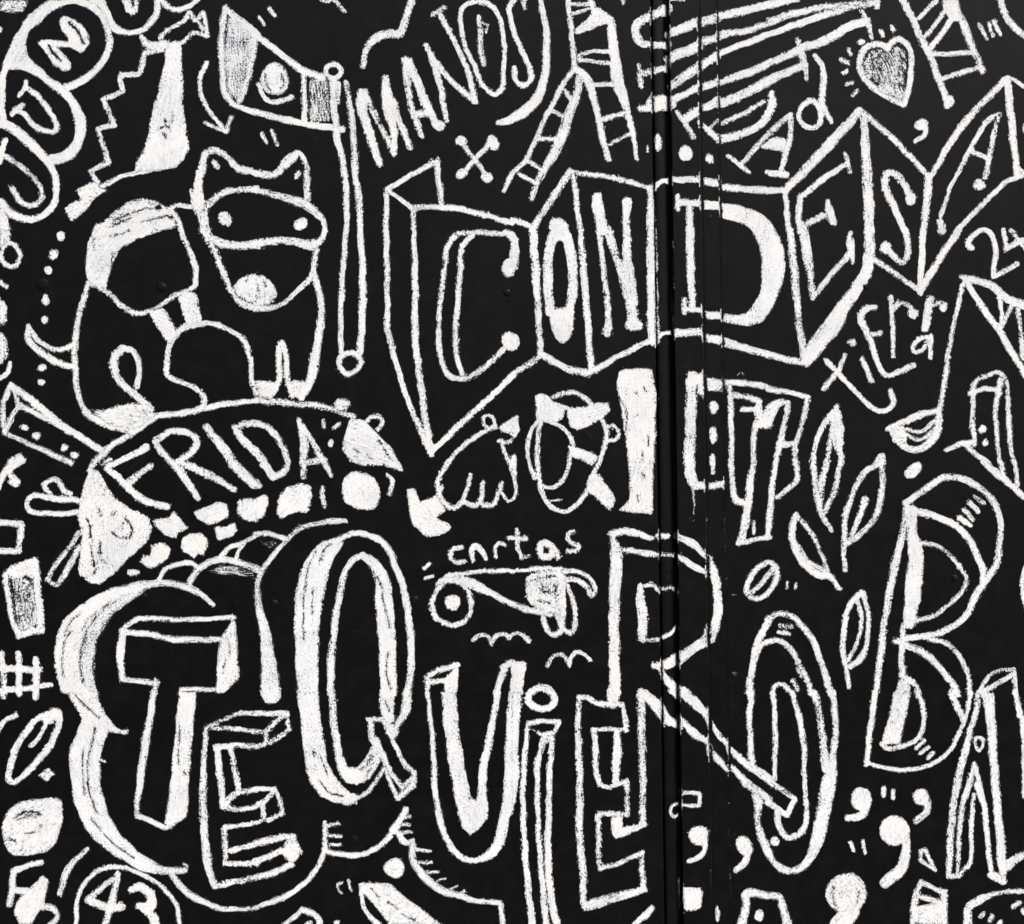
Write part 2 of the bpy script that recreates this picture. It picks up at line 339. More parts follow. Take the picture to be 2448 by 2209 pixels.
DATA = """
=bubbles|lettering|chain of round bubbles holding capitals J, U, N at the upper left|
@0 0 612
-bubble_outline
p 20,500 60,400 120,280 210,140 300,60 380,0 640,0 740,50 690,60 600,30 500,45 400,90 300,190 230,250 205,330 215,440 330,540 400,620 520,700 440,720 340,620 250,560 150,550 20,540
s65 560,-5 680,25 780,100 850,230 865,330 840,430 790,510 700,600 600,660 530,690
s60 50,530 25,600 15,750 20,900 30,960 ~1
v 60,525,60 200,530,60 330,600,60 460,690,75 560,790,75 625,920,95 635,1040,95 600,1150,95 520,1230,95 410,1260,95
v -10,960,70 80,1000,80 200,1090,90 320,1210,80 410,1330,60 445,1450,60 430,1590,60 380,1670,60 290,1720,60 200,1725,60 100,1690,70 0,1590,80
v 740,-10,90 800,30,85 850,120,60 900,220,65 980,255,50 1080,250,50 1180,190,50 1240,90,60 1240,-10,60
s50 1270,0 1320,50 1400,75 1480,55 1560,0
-letter_n
p 300,335 330,320 400,310 470,318 550,335 480,220 470,160 500,130 560,135 640,190 700,270 705,340 670,400 630,415 560,375 440,365 500,410 550,480 560,550 510,565 420,510 350,400
es22 545,180 600,230 640,290 658,345
es18 385,360 430,430 480,480
-letter_u
s50 195,690 300,760 380,860 440,960 452,1010 420,1040 330,1025 250,970 170,880 120,880
s45 205,645 195,690 155,755
s48 180,830 130,860 95,905
-letter_j
s55 45,1105 10,1200 -5,1280
s50 40,1235 140,1290 250,1390 325,1490 320,1580 240,1620 160,1580 90,1480
-letter_i
p 960,-5 1095,-5 1090,90 1040,125 990,90
el16 1040,0 1048,55
=edge_scribble|drawing|shaded white blob cut by the top edge beside the bubble holding N|
p 0,0 230,0 215,50 170,100 60,100 0,90 ~.72
=edge_flick|mark|small white flick at the left edge beside the bubble holding N|
l40 0,225 5,245
=creature|drawing|open jagged outline with zigzag back, spiky head and solid white flared leg|
-zigzag_outline
s42 1265,300 1330,230 1450,165 1500,95 1535,165 1600,105 1620,200 1635,285
s40 1635,285 1540,262 1440,330
l35 1565,175 1590,230
v 1115,290,45 1155,345,80 1220,365,95 1310,355,80
l50 1280,390 1140,425 1110,560 1085,590 955,590 950,640 970,720 820,785 900,990 775,1015 855,1280 720,1350 765,1440
l42 800,1475 950,1395 1080,1362 1380,1305
-foot
p 740,1430 800,1490 850,1500 750,1560 680,1660 570,1755 510,1640 560,1600 640,1580 600,1500 640,1470 ~.88
-solid_leg
p 1305,340 1430,320 1430,480 1445,620 1440,800 1460,960 1480,1100 1495,1160 1450,1260 1390,1320 1230,1350 1060,1350 1070,1280 1130,1200 1175,1040 1215,820 1260,660 1300,480 ~.93
es14 1300,950 1300,990 1260,1010
es12 1300,990 1330,1010
es9 1360,890 1355,960
es25 1285,1060 1310,1080
=curved_arrow|arrow|curved arrow pointing down beside the pennant flag|
s42 1628,500 1580,620 1580,730 1650,870 1770,1020
l46 1620,975 1780,1035 1825,930
=pennant|drawing|pennant flag with a shaded tip and circle on a tall pole with ringed ends|
-flag
l58 1775,60 1740,300 1750,500 1765,730 1825,815
l48 1825,815 2017,890
p 1800,100 2017,250 1960,560 1880,780 1800,750 1760,400 ~.66
l62 2012,280 1960,600 1885,790
l58 1775,65 2030,270
@612 0 612
l60 -10,270 200,430 350,550 530,610
l60 -10,885 350,970 680,1020
l52 378,590 385,980
p 400,590 590,610 610,980 410,970 ~.56
-emblem
O 150,625 112,128 ~.9
s45 20,670 80,780 170,805 280,762
-pole
o48 612,560 62,52
v 610,640,70 615,850,65 640,1080,65 690,1300,55 715,1600,55 712,1819,50
v 705,650,50 745,850,55 770,1100,60 785,1400,60 815,1600,60 820,1819,55
l35 650,650 650,810
@612 552 612
v 710,0,50 690,250,50 675,500,50 665,800,50 675,950,50
v 820,0,55 840,300,62 840,600,62 830,820,62 822,960,60
o50 738,1040 85,82
=quote_top|mark|pair of short dashes above the pennant flag|pairs of short dashes
@612 0 612
l38 105,65 145,125
l38 25,140 62,190
=quote_under|mark|pair of short dashes between the pennant flag and the cat's head|pairs of short dashes
l38 50,1055 80,1125
l38 125,1035 170,1140
=top_curl|mark|thin curl with a short stem cut by the top edge|
s35 500,-10 560,15 610,0 640,20 695,95
=arch_line|drawing|bent line like a flat cap arching over the word MANOS|
v 845,520,55 865,400,60 930,310,70 1040,265,75 1130,260,75 1175,160,60 1235,-5,60
=manos|lettering|the word MANOS in tall slanted capitals beside the pennant pole|
-letter_m
v 835,740,100 840,870,95 905,1080,75 975,1290,60
l55 870,760 960,950 1090,1210
v 1022,625,65 1045,850,110 1080,1000,70 1088,1200,60
v 1070,800,80 1130,960,60 1215,1160,60
-letter_a
v 1175,470,65 1220,820,62 1310,1080,45
v 1200,490,80 1330,790,75 1420,990,65
O 1448,990 42,42
l65 1270,905 1380,890
-letter_n
v 1340,360,55 1420,560,62 1505,950,50
l52 1370,430 1520,620 1720,800
v 1450,120,50 1600,400,48 1680,600,52 1730,810,48
l48 1390,120 1485,65
-letter_o
c46 1720,20 1630,55 1612,150 1640,330 1720,520 1780,660 1880,745 1925,720 1950,560 1955,350 1930,180 1850,40
v 1755,130,35 1765,250,55 1770,400,48 1792,515,45
l22 1780,180 1825,200 1810,260
-letter_s
@1224 0 612
s50 45,-25 -20,60 -5,180 60,370 130,520 155,610 90,675 30,630 22,540
l38 95,-10 100,70
=hook_line|drawing|long curved hook sweeping down between MANOS and the striped legs|
v 220,-10,52 265,200,58 272,400,62 255,620,70 200,770,85 80,890,90 -30,950,75 -110,965,45
=striped_legs|drawing|pair of ladder-like striped legs standing below the top edge beside MANOS|
-left_leg
l50 440,-5 468,250 490,480 492,560
v 480,560,48 400,670,48 320,820,48 230,1000,48 150,1180,48 90,1280,48 0,1375,45 -60,1500,42
v 530,610,60 500,780,75 440,920,85 390,1080,90 340,1200,90 260,1320,60 190,1470,65 150,1560,50
l42 400,700 460,780
l42 320,870 430,930
l40 200,1090 340,1100
l40 120,1270 240,1345
l40 60,1370 190,1445
-right_leg
v 500,540,60 590,620,80 650,800,55 700,1020,55 755,1250,60
v 770,150,65 800,350,80 820,550,100 860,720,100 900,850,60 940,1000,52 985,1255,38
l38 520,440 640,400 780,408
l38 520,470 780,500
l45 640,670 790,665
l45 710,940 900,890
l40 770,1140 930,1050
p 490,230 600,140 640,50 700,70 800,140 790,185 700,200 510,280 ~.92
l50 620,-10 632,60
l35 460,35 610,32
l32 480,110 620,60
=bone_cross|mark|x with round knobs at its four ends between MANOS and the banner|
@612 0 612
l42 1615,1110 1820,1390
l44 1865,1110 1625,1365
O 1615,1112 46,38
O 1868,1125 44,62 -20
O 1620,1368 50,38 -40
O 1820,1395 48,42
=top_tick|mark|tiny tick cut by the top edge left of the seam|
@1224 0 612
l36 868,-10 875,22
=ciudad|lettering|stretched capitals CIUDAd with long parallel bars crossing the seam|
@1480 0 500
-letter_c
v 465,85,110 380,125,90 270,170,90 165,250,95 160,340,90 230,425,90 320,430,80 475,432,72
l42 475,0 620,0
v 490,325,95 765,215,100
v 795,215,95 945,175,100
v 975,160,85 1400,60,85 1700,-10,80
-letter_i
v 490,560,110 765,450,105
v 795,410,85 945,360,85
v 975,340,80 1300,280,70 1700,130,70 2017,60,70
l55 185,630 212,835
v 215,710,70 300,690,75 470,650,72
v 500,830,90 765,650,110
v 780,645,75 945,545,85
v 975,515,60 1300,390,70 1700,240,70 2017,130,70
-letter_u
v 205,1050,75 295,1040,85
v 330,1000,160 485,990,155
v 505,970,75 765,850,75
v 790,850,75 945,795,80
v 975,800,70 1300,680,85 1700,500,85 2017,375,85
l62 560,1090 715,1320
v 620,1150,90 770,1075,95
v 780,1065,70 950,975,100
v 970,1010,100 1300,860,105 1500,750,95 1790,630,80
v 1718,380,40 1760,520,85 1810,770,50
-letter_d
l50 990,1190 1200,1100 1400,985
v 765,1180,35 870,1270,75 965,1365,50
l42 948,1165 880,1235
v 990,1340,90 1200,1290,85 1380,1180,85 1470,1020,90 1462,890,65
-letter_a
l50 1050,1510 1255,1665
v 1170,1590,60 1400,1330,62 1650,1110,62
v 1655,1110,60 1640,1350,65 1560,1630,65
p 1480,1330 1600,1330 1620,1465 1340,1430
v 1430,1660,60 1600,1690,80
-letter_d#2
v 1885,545,60 1960,650,70 1960,1000,70 2040,1180,55
o60 1840,1110 105,130
@1836 0 612
-letter_i
s52 0,160 300,85 600,40 850,15
s52 0,270 300,175 600,75 850,20
v 855,-5,60 855,60,50
-letter_u
v 270,380,75 475,310,75 620,220,80 780,165,70
v 738,90,40 785,180,60 812,300,42
=colon_dots|mark|row of round dots under CIUDAd crossing the seam|
@1480 0 500
-dot
O 640,1482 72,74
-dot#2
O 872,1530 40,44
-dot#3
O 378,1375 36,88
-dot#4
O 278,1435 18,35
=heart|drawing|heart with a scribbled grey fill and short rays on its left|
@1836 0 612
-heart_outline
s60 945,385 915,360 860,348 780,375 728,450 722,540 800,660 920,755 1070,820
s55 945,385 965,345 1035,312 1095,350 1125,440 1125,560 1105,700 1070,820
-heart_fill
q 950,390 880,370 790,400 760,480 800,600 920,710 1060,780 1090,600 1100,430 1030,350 ~.56
l60 770,480 790,600 ~.7
l90 900,700 1040,760 ~.68
l60 860,420 850,640 ~.55
-ray
l45 972,215 980,240
-ray#2
l42 885,250 898,285
-ray#3
O 735,335 25,22
-ray#4
l34 630,392 650,430
-ray#5
l36 570,470 625,498
-ray#6
l40 590,575 620,560
-ray#7
l40 615,670 660,655
-ray#8
l40 665,755 700,715
=striped_wedge|drawing|tall striped triangle cut by the top edge beside the heart|
l62 1060,-5 1200,290 1300,500 1380,720 1410,840
l65 1450,-5 1520,150 1620,400 1690,560
l42 1330,0 1185,145
l38 1400,80 1240,290
l50 1450,150 1285,380
l45 1290,430 1630,418
l45 1370,622 1660,530
p 1370,-5 1490,-5 1540,170 1440,170 1385,100 ~.9
O 1430,800 35,45
=arc_corner|drawing|curved line of a ring cut off by the top right corner|
s60 1830,-10 1870,130 1940,220 2035,295
=ticks_right|mark|three short slanted dashes between the striped triangle and corner ring|
l42 1660,200 1725,310
l38 1735,185 1772,285
l38 1775,170 1830,270
=comma_upper|mark|comma between the heart and the big A of CONDESA|
O 1205,985 52,45
v 1240,1000,45 1235,1060,50 1160,1110,45
=condesa|lettering|folding banner of panels spelling CONDESA across the seam|
@612 0 612
-panel_outline
l52 1030,1495 1425,1265 1460,1605
l48 1045,1510 1240,1640
s52 1240,1635 1500,1635 1750,1680 2020,1760
l48 1030,1500 1025,1819
l45 1240,1640 1240,1819
@1224 0 612
s50 0,1730 90,1765 170,1790
l62 170,1785 420,1410 455,1355
l45 480,1355 800,1400 1080,1480
l50 485,1370 535,1819
v 1090,1470,50 1095,1819,85
s48 1120,1480 1180,1430 1240,1425
l58 1250,1415 1480,1420
l68 1515,1425 1620,1445
l60 1680,1478 2030,1505
@1836 0 612
s58 0,1505 130,1495
v 130,1510,60 300,1330,85 500,1120,90 720,875,70
v 750,890,65 780,1400,90 800,1819,90
l50 130,1510 150,1690 165,1819
l55 760,900 1000,1110 1260,1385
v 1265,1390,75 1250,1600,65 1220,1819,60
v 1280,1390,55 1500,1030,65 1860,630,62
v 1880,620,65 1910,900,68 1960,1370,58
l40 1900,610 2025,690
l48 1995,1385 1860,1440 1600,1700 1480,1830
l40 1990,1345 2025,1375
@612 552 612
l52 1025,0 1035,400 1035,780 1100,1030 1200,1350 1380,1760
v 1245,0,45 1255,500,60 1255,850,60 1290,1150,60 1330,1450,62 1380,1740,62
l55 1390,1735 1600,1530 2030,1140
-letter_c
s50 2025,30 1750,15 1580,30 1510,130 1480,350 1450,600 1440,850 1470,1050 1540,1155 1640,1160 1780,1090 1950,930 2000,870
s50 1700,40 1630,110 1610,300 1590,550 1570,850 1590,1020 1620,1120
O 1995,290 58,75
O 1990,855 52,60
-letter_o
@1224 0 612
O 365,1780 75,65
-letter_n
v 670,1560,90 680,1640,100 710,1819,90
v 905,1590,85 900,1700,65 900,1819,60
-letter_d
l45 1303,1550 1305,1650
l62 1310,1600 1480,1598
l80 1515,1615 1630,1625
@1450 500 500
q 1095,-45 1200,-50 1320,-20 1480,40 1580,130 1660,270 1710,400 1718,550 1690,720 1640,850 1570,1000 1500,1080 1400,1120 1250,1112 1115,1078 1115,1020 1250,1020 1360,990 1430,900 1480,780 1500,600 1480,400 1430,260 1370,180 1250,125 1100,70 1085,0
@1224 0 612
l62 1398,1630 1398,1819
-letter_e
@1836 0 612
l45 605,1215 645,1360
l52 620,1290 450,1400 250,1560
s58 250,1560 240,1700 250,1819
v 265,1785,50 430,1700,60
v 470,1590,45 490,1690,85 510,1760,60
-letter_s
s60 1120,1580 1090,1500 1000,1370 930,1375 925,1480 1000,1650 1070,1819
O 1120,1565 42,55
-letter_a
v 1350,1740,40 1420,1520,38 1590,1180,45 1740,940,55 1820,895,35
v 1815,895,40 1765,1130,50 1710,1400,45
l45 1590,1180 1730,1255
v 1355,1740,60 1370,1819,75
O 1665,1458 48,42
=dot_edge_right|mark|small dot cut by the right edge beside the A of CONDESA|
O 2015,1015 14,40
=beads|drawing|chain of shaded beads and rings running down the left edge|
@0 0 612
-bead
p -5,1590 60,1690 80,1819 -5,1819 ~.9
@0 552 612
-bead
p -5,-5 88,-5 80,80 -5,150 ~.85
-ring
o42 82,190 72,95
-bead#2
s42 -5,395 50,440
-bead#3
O -20,645 85,112 ~.72
-bead#4
O -20,925 92,125 ~.75
-bead#5
s52 80,1045 60,1120 -5,1165
=dot_column|mark|trail of small dots curving down above the cat's tail|
-dot#0
O 480,42 33,40
-dot#1
O 428,188 38,38
-dot#2
O 380,312 32,34
-dot#3
O 358,545 30,42
-dot#4
O 355,698 30,32
=dot_pair_tail|mark|two small dots under the cat's curled tail|
-dot#1
O 330,1080 34,28
-dot#2
O 328,1195 34,24
=cat|drawing|big eared masked cat sitting, white saddle on its back and curled tail|
-body
p 730,-5 690,120 670,260 695,400 830,470 850,400 890,250 940,150 1080,60 1280,0 1140,-80 760,-60 ~.93
@0 0 612
p 730,1830 870,1700 1000,1590 1130,1570 1250,1590 1350,1650 1390,1785 1250,1830 ~.85
eO 1250,1635 28,16
eO 1350,1720 18,16
l45 1360,1635 1420,1618 1530,1630
s50 1350,1650 1410,1750 1430,1819
@0 552 612
s52 1425,-5 1490,150 1545,320 1540,430
v 1540,430,55 1480,470,50 1380,510,48 1250,600,48 1080,650,45 1000,620,45 850,490,48 720,415,45
v 700,410,45 640,600,60 600,800,58 590,1000,52 600,1180,60 640,1360,55 700,1450,60 850,1530,65 1050,1570,70
v 1050,1570,90 1250,1460,60 1400,1440,55 1590,1390,55 1605,1300,50 1520,1230,48 1400,1180,48 1320,1140,50 1315,1040,50 1340,900,55 1420,780,60 1530,740,60 1640,725,50 1780,770,48 1920,860,50 1970,1000,48 1990,1200,50 2020,1290,50
s55 1080,1230 1095,1050 1050,950 970,920
v 970,925,60 900,1000,75 900,1090,72 970,1210,65 1100,1320,65 1190,1400,60
-shading
p 860,1390 1080,1350 1200,1380 1230,1460 1080,1570 900,1540 780,1480 ~.85
p 700,1400 860,1390 900,1500 760,1480 ~.5
-tail
s48 220,755 300,860 400,925 500,930 590,890
v 220,755,50 230,860,58 330,960,62 450,1035,65 590,1075,50
-strap
p 1400,500 1540,470 1605,720 1470,755
p 1165,640 1290,605 1400,800 1340,890 1295,850
-head
@0 0 612
v 1500,1500,30 1560,1620,110 1590,1700,90 1610,1819,50
v 1560,1600,110 1560,1480,80 1590,1330,70 1620,1220,60 1690,1180,60 1790,1240,62 1870,1320,60 2025,1365,60
s58 1640,1620 1720,1540 1850,1500 2025,1490
s52 1640,1600 1620,1720 1640,1819
@612 0 612
s65 -5,1365 160,1370 230,1290
v 230,1290,85 290,1240,80 340,1205,45 385,1260,50 400,1400,60 405,1500,65 405,1570,65
v -5,1500,50 200,1550,60 400,1620,90 480,1680,62 530,1740,55 545,1825,45
@0 552 612
v 1600,-5,70 1650,80,50 1700,170,48 1740,280,52 1820,460,55 1900,570,60 2025,612,55
v 1620,10,45 1720,90,80 1850,115,70 2025,115,70
@612 552 612
v -5,100,70 150,80,70 300,85,70 450,110,90 520,60,60 540,-5,50
p -5,120 200,100 400,120 470,140 380,160 200,140 -5,170 ~.35
v -5,612,60 180,590,50 320,480,50 430,370,52 455,280,52 480,150,50
-eye
@0 0 612
O 1775,1725 48,66 -40
-eye#2
@612 0 612
O 355,1765 62,42 -40
-ear_mark
@0 0 612
O 1700,1298 24,45 -30
-ear_mark#2
@612 0 612
O 325,1375 22,36 20
-tongue
@0 552 612
p 1845,430 1900,370 1970,340 2025,335 2025,612 1900,560 1840,480 ~.88
@612 552 612
p -5,340 80,365 140,420 165,490 150,560 -5,615 ~.88
-front_legs
v 450,330,60 500,480,60 515,680,60 490,850,70 460,1030,80 420,1200,80 360,1310,60
v 110,1300,60 180,1190,50 180,1000,55 200,880,55 235,960,50 245,1150,50 290,1300,55
p -5,1180 170,1190 180,1230 110,1310 -5,1315 ~.82
p 270,1180 400,1180 400,1280 350,1325 280,1300 ~.82
=frida|lettering|long curved banner lettered FRIDA ending in solid white points beneath the cat|
@0 552 612
-banner_edge
s55 740,1819 900,1680 1080,1570
v 1600,1400,55 1800,1360,50 2020,1340,45
@612 552 612
s55 -5,1335 300,1360 600,1400 770,1470
-banner_knob
O 682,1372 68,52 ~.9
-banner_ear
s40 870,1510 900,1470 970,1465 1000,1505 960,1565
-banner_head
p 735,1480 850,1490 950,1590 1050,1690 1135,1825 750,1825 680,1720 700,1600 ~.93
=dot_cluster|mark|three small flecks between the A of FRIDA and the banner's white point|
l30 535,1500 535,1545
l32 608,1555 650,1520
O 590,1675 22,32
=beam|drawing|long square beam in perspective with dots, at the left edge under the cat|
@0 552 612
-beam_outline
l50 85,1215 25,1345 30,1585 150,1370 100,1230
v 90,1215,60 300,1380,65 420,1480,75 530,1560,62 830,1745,60
l52 155,1375 420,1510 520,1560
v 30,1590,45 300,1710,50 560,1825,60
-beam_dot
O 190,1550 32,26
-beam_dot#2
O 285,1612 34,28
-beam_dot#3
O 510,1710 30,26
-beam_dot#4
O 588,1768 38,28
=condesa
-panel_outline
@1224 552 612
v 165,-5,70 185,300,72 205,600,60 225,980,55
l52 225,985 -20,1150
v 230,970,60 330,1030,60 450,1090,65 600,1120,65
l55 600,1120 850,985 1090,860
v 540,-5,50 570,400,65 600,750,60 620,1080,55
v 1100,-5,85 1105,400,95 1115,860,95
v 1150,835,50 1200,810,35 1270,795,32
l72 1290,805 1490,795
v 1525,840,70 1640,860,75
v 1680,880,75 1800,915,70 2025,975,62
l8 1264,80 1276,800 ~.6
@1836 552 612
l62 -10,975 260,1035
v 170,-5,62 215,400,70 240,700,60 290,1040,70
v 300,1030,95 380,900,140 500,750,150 620,560,110 760,350,100 795,210,100 795,-5,85
l50 840,230 1190,470
v 1220,-5,58 1205,300,60 1200,490,55
l62 1200,470 1330,250 1500,-5
-letter_c
@1224 552 612
v -60,10,50 0,40,70 25,120,75 15,200,90 10,290,80
O 5,880 58,70
-letter_o
v 370,-10,120 310,80,90 285,250,85 285,450,85 300,640,80
v 370,-10,120 440,80,90 470,250,85 480,450,85 450,640,80
p 290,620 380,600 490,620 490,730 455,850 400,885 350,860 310,770
-letter_n
v 685,-5,55 715,250,50 745,500,50 760,700,60 745,800,90
v 755,-5,75 820,200,70 900,440,90 940,600,95 960,740,100
v 905,-5,65 905,200,80 930,400,95 950,560,95
O 962,740 68,55
-letter_d
v 1400,-5,75 1405,300,70 1420,600,58
l52 1355,545 1360,640
l50 1370,615 1490,630
l68 1525,662 1640,670
@1836 552 612
-letter_e
v 275,-5,85 310,200,85 340,400,60 350,530,45
v 350,520,45 500,340,52 640,180,60
v 645,20,45 650,120,80 665,250,40
-letter_s
s60 1080,-5 1100,120 1090,210 1050,250 1000,210 950,150
O 925,135 48,50
O 1360,0 35,14
=twenty_four|lettering|number 24 beside the last A of CONDESA|
-digit_two
s50 1610,140 1570,110 1610,40 1700,-5 1760,30 1790,150 1780,260 1775,365
l50 1775,365 1960,265
-digit_four
l45 1850,-10 1880,145
l45 1870,150 2025,60
l40 1910,0 2025,140
=tierra|lettering|scattered script letters spelling xiErra between the banner and the long note stem|
-letter_x
l48 600,980 560,1090 440,1245
s48 450,1020 560,1130 700,1280 800,1380 870,1420 940,1410 985,1350 965,1265
-letter_i
l50 740,1015 810,1180
O 658,878 33,28
-letter_e
v 835,600,50 760,620,60 730,680,65 770,780,65 800,860,60
l50 790,820 880,805
s52 800,850 850,1000 890,1100 930,1140 1010,1120 1145,1055
-letter_r
l42 962,520 980,760 985,990
s45 990,610 1030,570 1100,580 1130,610
O 1140,655 42,42
-letter_r#2
v 1280,530,60 1260,640,75 1235,760,75
s42 1290,600 1340,560 1390,580
O 1380,600 32,38
-letter_a
c42 1270,840 1200,850 1145,900 1150,950 1200,950 1250,890
s48 1280,830 1285,920 1275,1000
=note|drawing|long thin stem ending in a striped half-moon bowl under the word xiErra|
v 1545,380,40 1480,650,45 1420,950,48 1380,1250,45 1345,1420,50
v 940,1560,45 1080,1500,55 1200,1450,65 1340,1410,50
p 935,1555 1060,1530 1100,1600 1090,1680 1030,1680 975,1640
s32 1085,1560 1200,1580 1320,1490
s42 1060,1600 1200,1640 1340,1540
v 1000,1640,70 1100,1710,62 1190,1720,65 1290,1650,75 1340,1550,70 1350,1420,50
=star_shape|drawing|big pointed arrow-like outline cut by the right edge beside the note stem|
v 1525,370,50 1600,380,65 1750,430,70 1850,510,75 1950,570,75 2025,590,80
v 1560,400,55 1720,650,60 1830,800,58 1900,920,60 2030,1150,50
v 1820,520,45 1840,640,38 1825,780,42
l42 1920,590 1825,780
v 1970,620,40 1990,800,40 2010,1000,60
=tall_letter|drawing|tall outlined letter like a J with two dots at the right edge|
s45 1610,1250 1630,1190 1720,1145 1840,1120 1880,1180
l45 1590,1280 1700,1245 1810,1250
v 1840,1130,50 1810,1280,60 1790,1400,45 1800,1600,45 1820,1819,40
v 1880,1180,40 1890,1400,45 1900,1600,45 1930,1819,38
v 1615,1290,45 1610,1500,52 1625,1680,40
l50 1405,1725 1500,1680 1590,1670
v 1540,1680,45 1640,1760,50 1740,1840,50
O 1685,1562 30,30
O 1712,1668 24,30
=bracket_block|lettering|square bracket C with a column of dots just beyond the seam|
@1224 552 612
-bracket
v 1400,1180,70 1495,1150,75
v 1420,1140,90 1410,1300,95 1405,1500,95 1395,1819,95
l75 1400,1190 1495,1190 1495,1260
l105 1540,1210 1635,1215
-dot
O 1585,1390 32,52
-dot#2
O 1585,1610 30,68
-dot#3
O 1580,1810 25,55
=boxed_letters|lettering|overlapping block capitals T and B in a tilted frame beyond the seam|
v 1690,1195,55 1850,1200,55 2025,1235,55
l50 1715,1230 1725,1500 1730,1819
v 1740,1290,50 1850,1310,50 1950,1350,55
l45 1815,1405 1920,1405
v 1950,1350,45 1940,1440,80 1980,1500,100
l50 1910,1530 1895,1819
l80 1930,1520 2025,1520
@1836 552 612
v -5,1245,55 150,1270,52 320,1310,40
v 310,1310,55 260,1550,45 210,1700,52 220,1840,50
v -5,1480,110 30,1400,110 100,1350,60 160,1360,40
v 155,1360,60 130,1520,50 90,1680,60 60,1830,45
v 90,1690,60 210,1670,50
=hook_speck|mark|tiny grey hook-shaped speck above the tilted block letters|
@1224 552 612
s18 1775,1145 1800,1115 1825,1135 ~.7
=leaf_upper|leaf|tall split leaf rising beside the tilted block letters|chalk leaves
@1836 552 612
v 540,1400,50 430,1540,50 380,1650,50 355,1840,45
v 540,1390,60 570,1550,50 570,1840,52
v 510,1480,50 490,1650,45 460,1830,45
p 500,1400 560,1420 590,1600 580,1820 510,1700 480,1500 ~.75
=pillar|drawing|solid white tapering pillar shape standing just left of the seam|
@1224 552 612
p 840,1110 900,1085 1100,1085 1125,1200 1140,1300 1130,1500 1120,1825 920,1825 890,1600 850,1350 825,1200 ~.94
p 1130,1280 1160,1300 1150,1400 1130,1450 ~.6
=paddle_face|drawing|masked round head with crossed strokes and a tiny ear, under the CON panel|
@956 717 765.8
-hair_tuft
p 850,605 890,588 940,600 965,640 1035,685 1035,740 990,772 900,775 860,750 ~.93
s22 955,640 1050,685
-mask
p 1060,745 1050,680 1180,672 1240,648 1310,648 1325,690 1290,740 1240,762 1180,800 1120,822 1070,795 ~.93
s34 965,612 1040,585 1110,585 1170,620 1215,662
-outline
s30 870,765 825,820 805,930 820,1050 850,1125
s36 890,770 870,850 866,1000 872,1100 885,1180 912,1250 960,1310 1030,1332 1110,1290 1170,1220 1210,1120 1260,1010 1290,920 1300,830 1280,765
s32 940,765 1020,800 1075,870 1095,925
s32 1075,960 1060,1050 1020,1140 960,1180 905,1175
l18 925,1272 1010,1256
-cross_strap
p 1060,910 1100,925 1230,968 1250,1000 1200,1045 1150,1010 1070,990 ~.92
p 1200,1090 1250,1095 1360,1240 1330,1328 1290,1300 1200,1215 1165,1200 ~.92
-ear
s26 1300,805 1330,792 1378,830 1355,882 1308,886
=beads
-ring#2
@0 1104 612
l58 -5,475 170,495 150,700 -5,705
=cross_left|mark|white x with round ends at the left edge above the small square|
v 175,-15,60 60,60,70 0,170,60 -10,215,50
l60 50,60 130,150
O 118,160 48,38
@0 552 612
v 150,1790,80 90,1825,70
=frida
-banner_point
@0 1104 612
p 700,60 790,80 850,190 900,280 1050,380 1180,450 1205,520 1170,620 1060,720 950,830 850,930 780,965 710,955 610,870 640,700 640,540 610,400 650,230 690,110 ~.92
eq 900,390 920,400 900,420
es12 985,440 1030,490 1045,550 1020,600
es10 715,500 705,600
es10 795,640 790,720
es12 740,850 740,880
v 700,70,40 760,-10,60 830,-70,50
v 870,-20,40 800,20,20
-letter_f
@0 1104 612
v 840,50,50 920,110,60 1030,220,62 1130,300,70 1320,355,60
v 850,30,50 1000,-30,60 1150,-110,70
v 1020,160,70 1090,100,60 1190,30,50
-letter_r
v 1330,-20,60 1430,90,70 1560,290,60
v 1330,-20,60 1240,-130,55 1225,-170,50
s62 1225,-165 1330,-230 1450,-240 1540,-190 1550,-130 1480,-50 1400,0
v 1420,10,60 1600,80,65 1850,220,52
-letter_i
v 1630,-270,70 1750,-120,80 1880,60,85 2010,180,80
=hand_left|drawing|two finger-like outlined shapes poking left from the banner's white point|
@0 1104 612
s45 560,255 500,220 450,145 400,140 350,180 400,250
v 620,305,55 430,290,58 240,275,50 215,310,50 225,370,50 430,410,50 630,395,50
=long_stick|drawing|narrow outlined stick slanting down from the banner's white point|
s45 620,560 500,740 400,870 375,930
v 375,930,50 440,965,50 500,900,52 570,780,52 630,660,50
=shaded_block|drawing|tilted block with a scribbled grey face near the left edge|
p 70,850 280,760 310,1000 350,1320 140,1390 60,1050 ~.6
l52 45,890 110,830 280,775
v 45,900,50 70,1100,45 110,1280,50 145,1375,45
l58 280,775 300,1000 335,1320 150,1370
p 50,880 130,830 280,770 290,870 100,930 ~.85
=hash|mark|hash sign at the left edge below the shaded block|
l58 15,1510 40,1819
l58 150,1510 155,1819
l60 285,1555 290,1819
l58 -5,1625 315,1640
v -5,1800,60 200,1785,55 400,1755,45
=tequiero|lettering|huge outlined letters TE QUiERO filling the lower wall|
-cloud_outline
v 1680,1125,45 1550,1020,62 1400,970,60 1250,955,60 1050,1000,110
p 1050,960 900,990 740,1050 620,1140 500,1240 450,1370 425,1500 440,1650 480,1825 700,1825 650,1720 630,1600 640,1450 680,1330 740,1230 860,1120 1030,1030 1180,985 ~.93
v 1130,1020,40 980,1085,75 840,1195,90 745,1330,100 ~.74
v 735,1330,100 690,1480,110 675,1650,110 720,1825,110 ~.74
v 1150,1040,30 1010,1100,45 880,1210,50 800,1320,55 ~.5
v 780,1340,60 735,1480,60 725,1650,70 755,1825,60 ~.5
=frida
-brick_dash
p 1200,450 1330,440 1380,395 1430,460 1485,520 1400,560 1390,605 1300,580 1240,520
-brick_dash#2
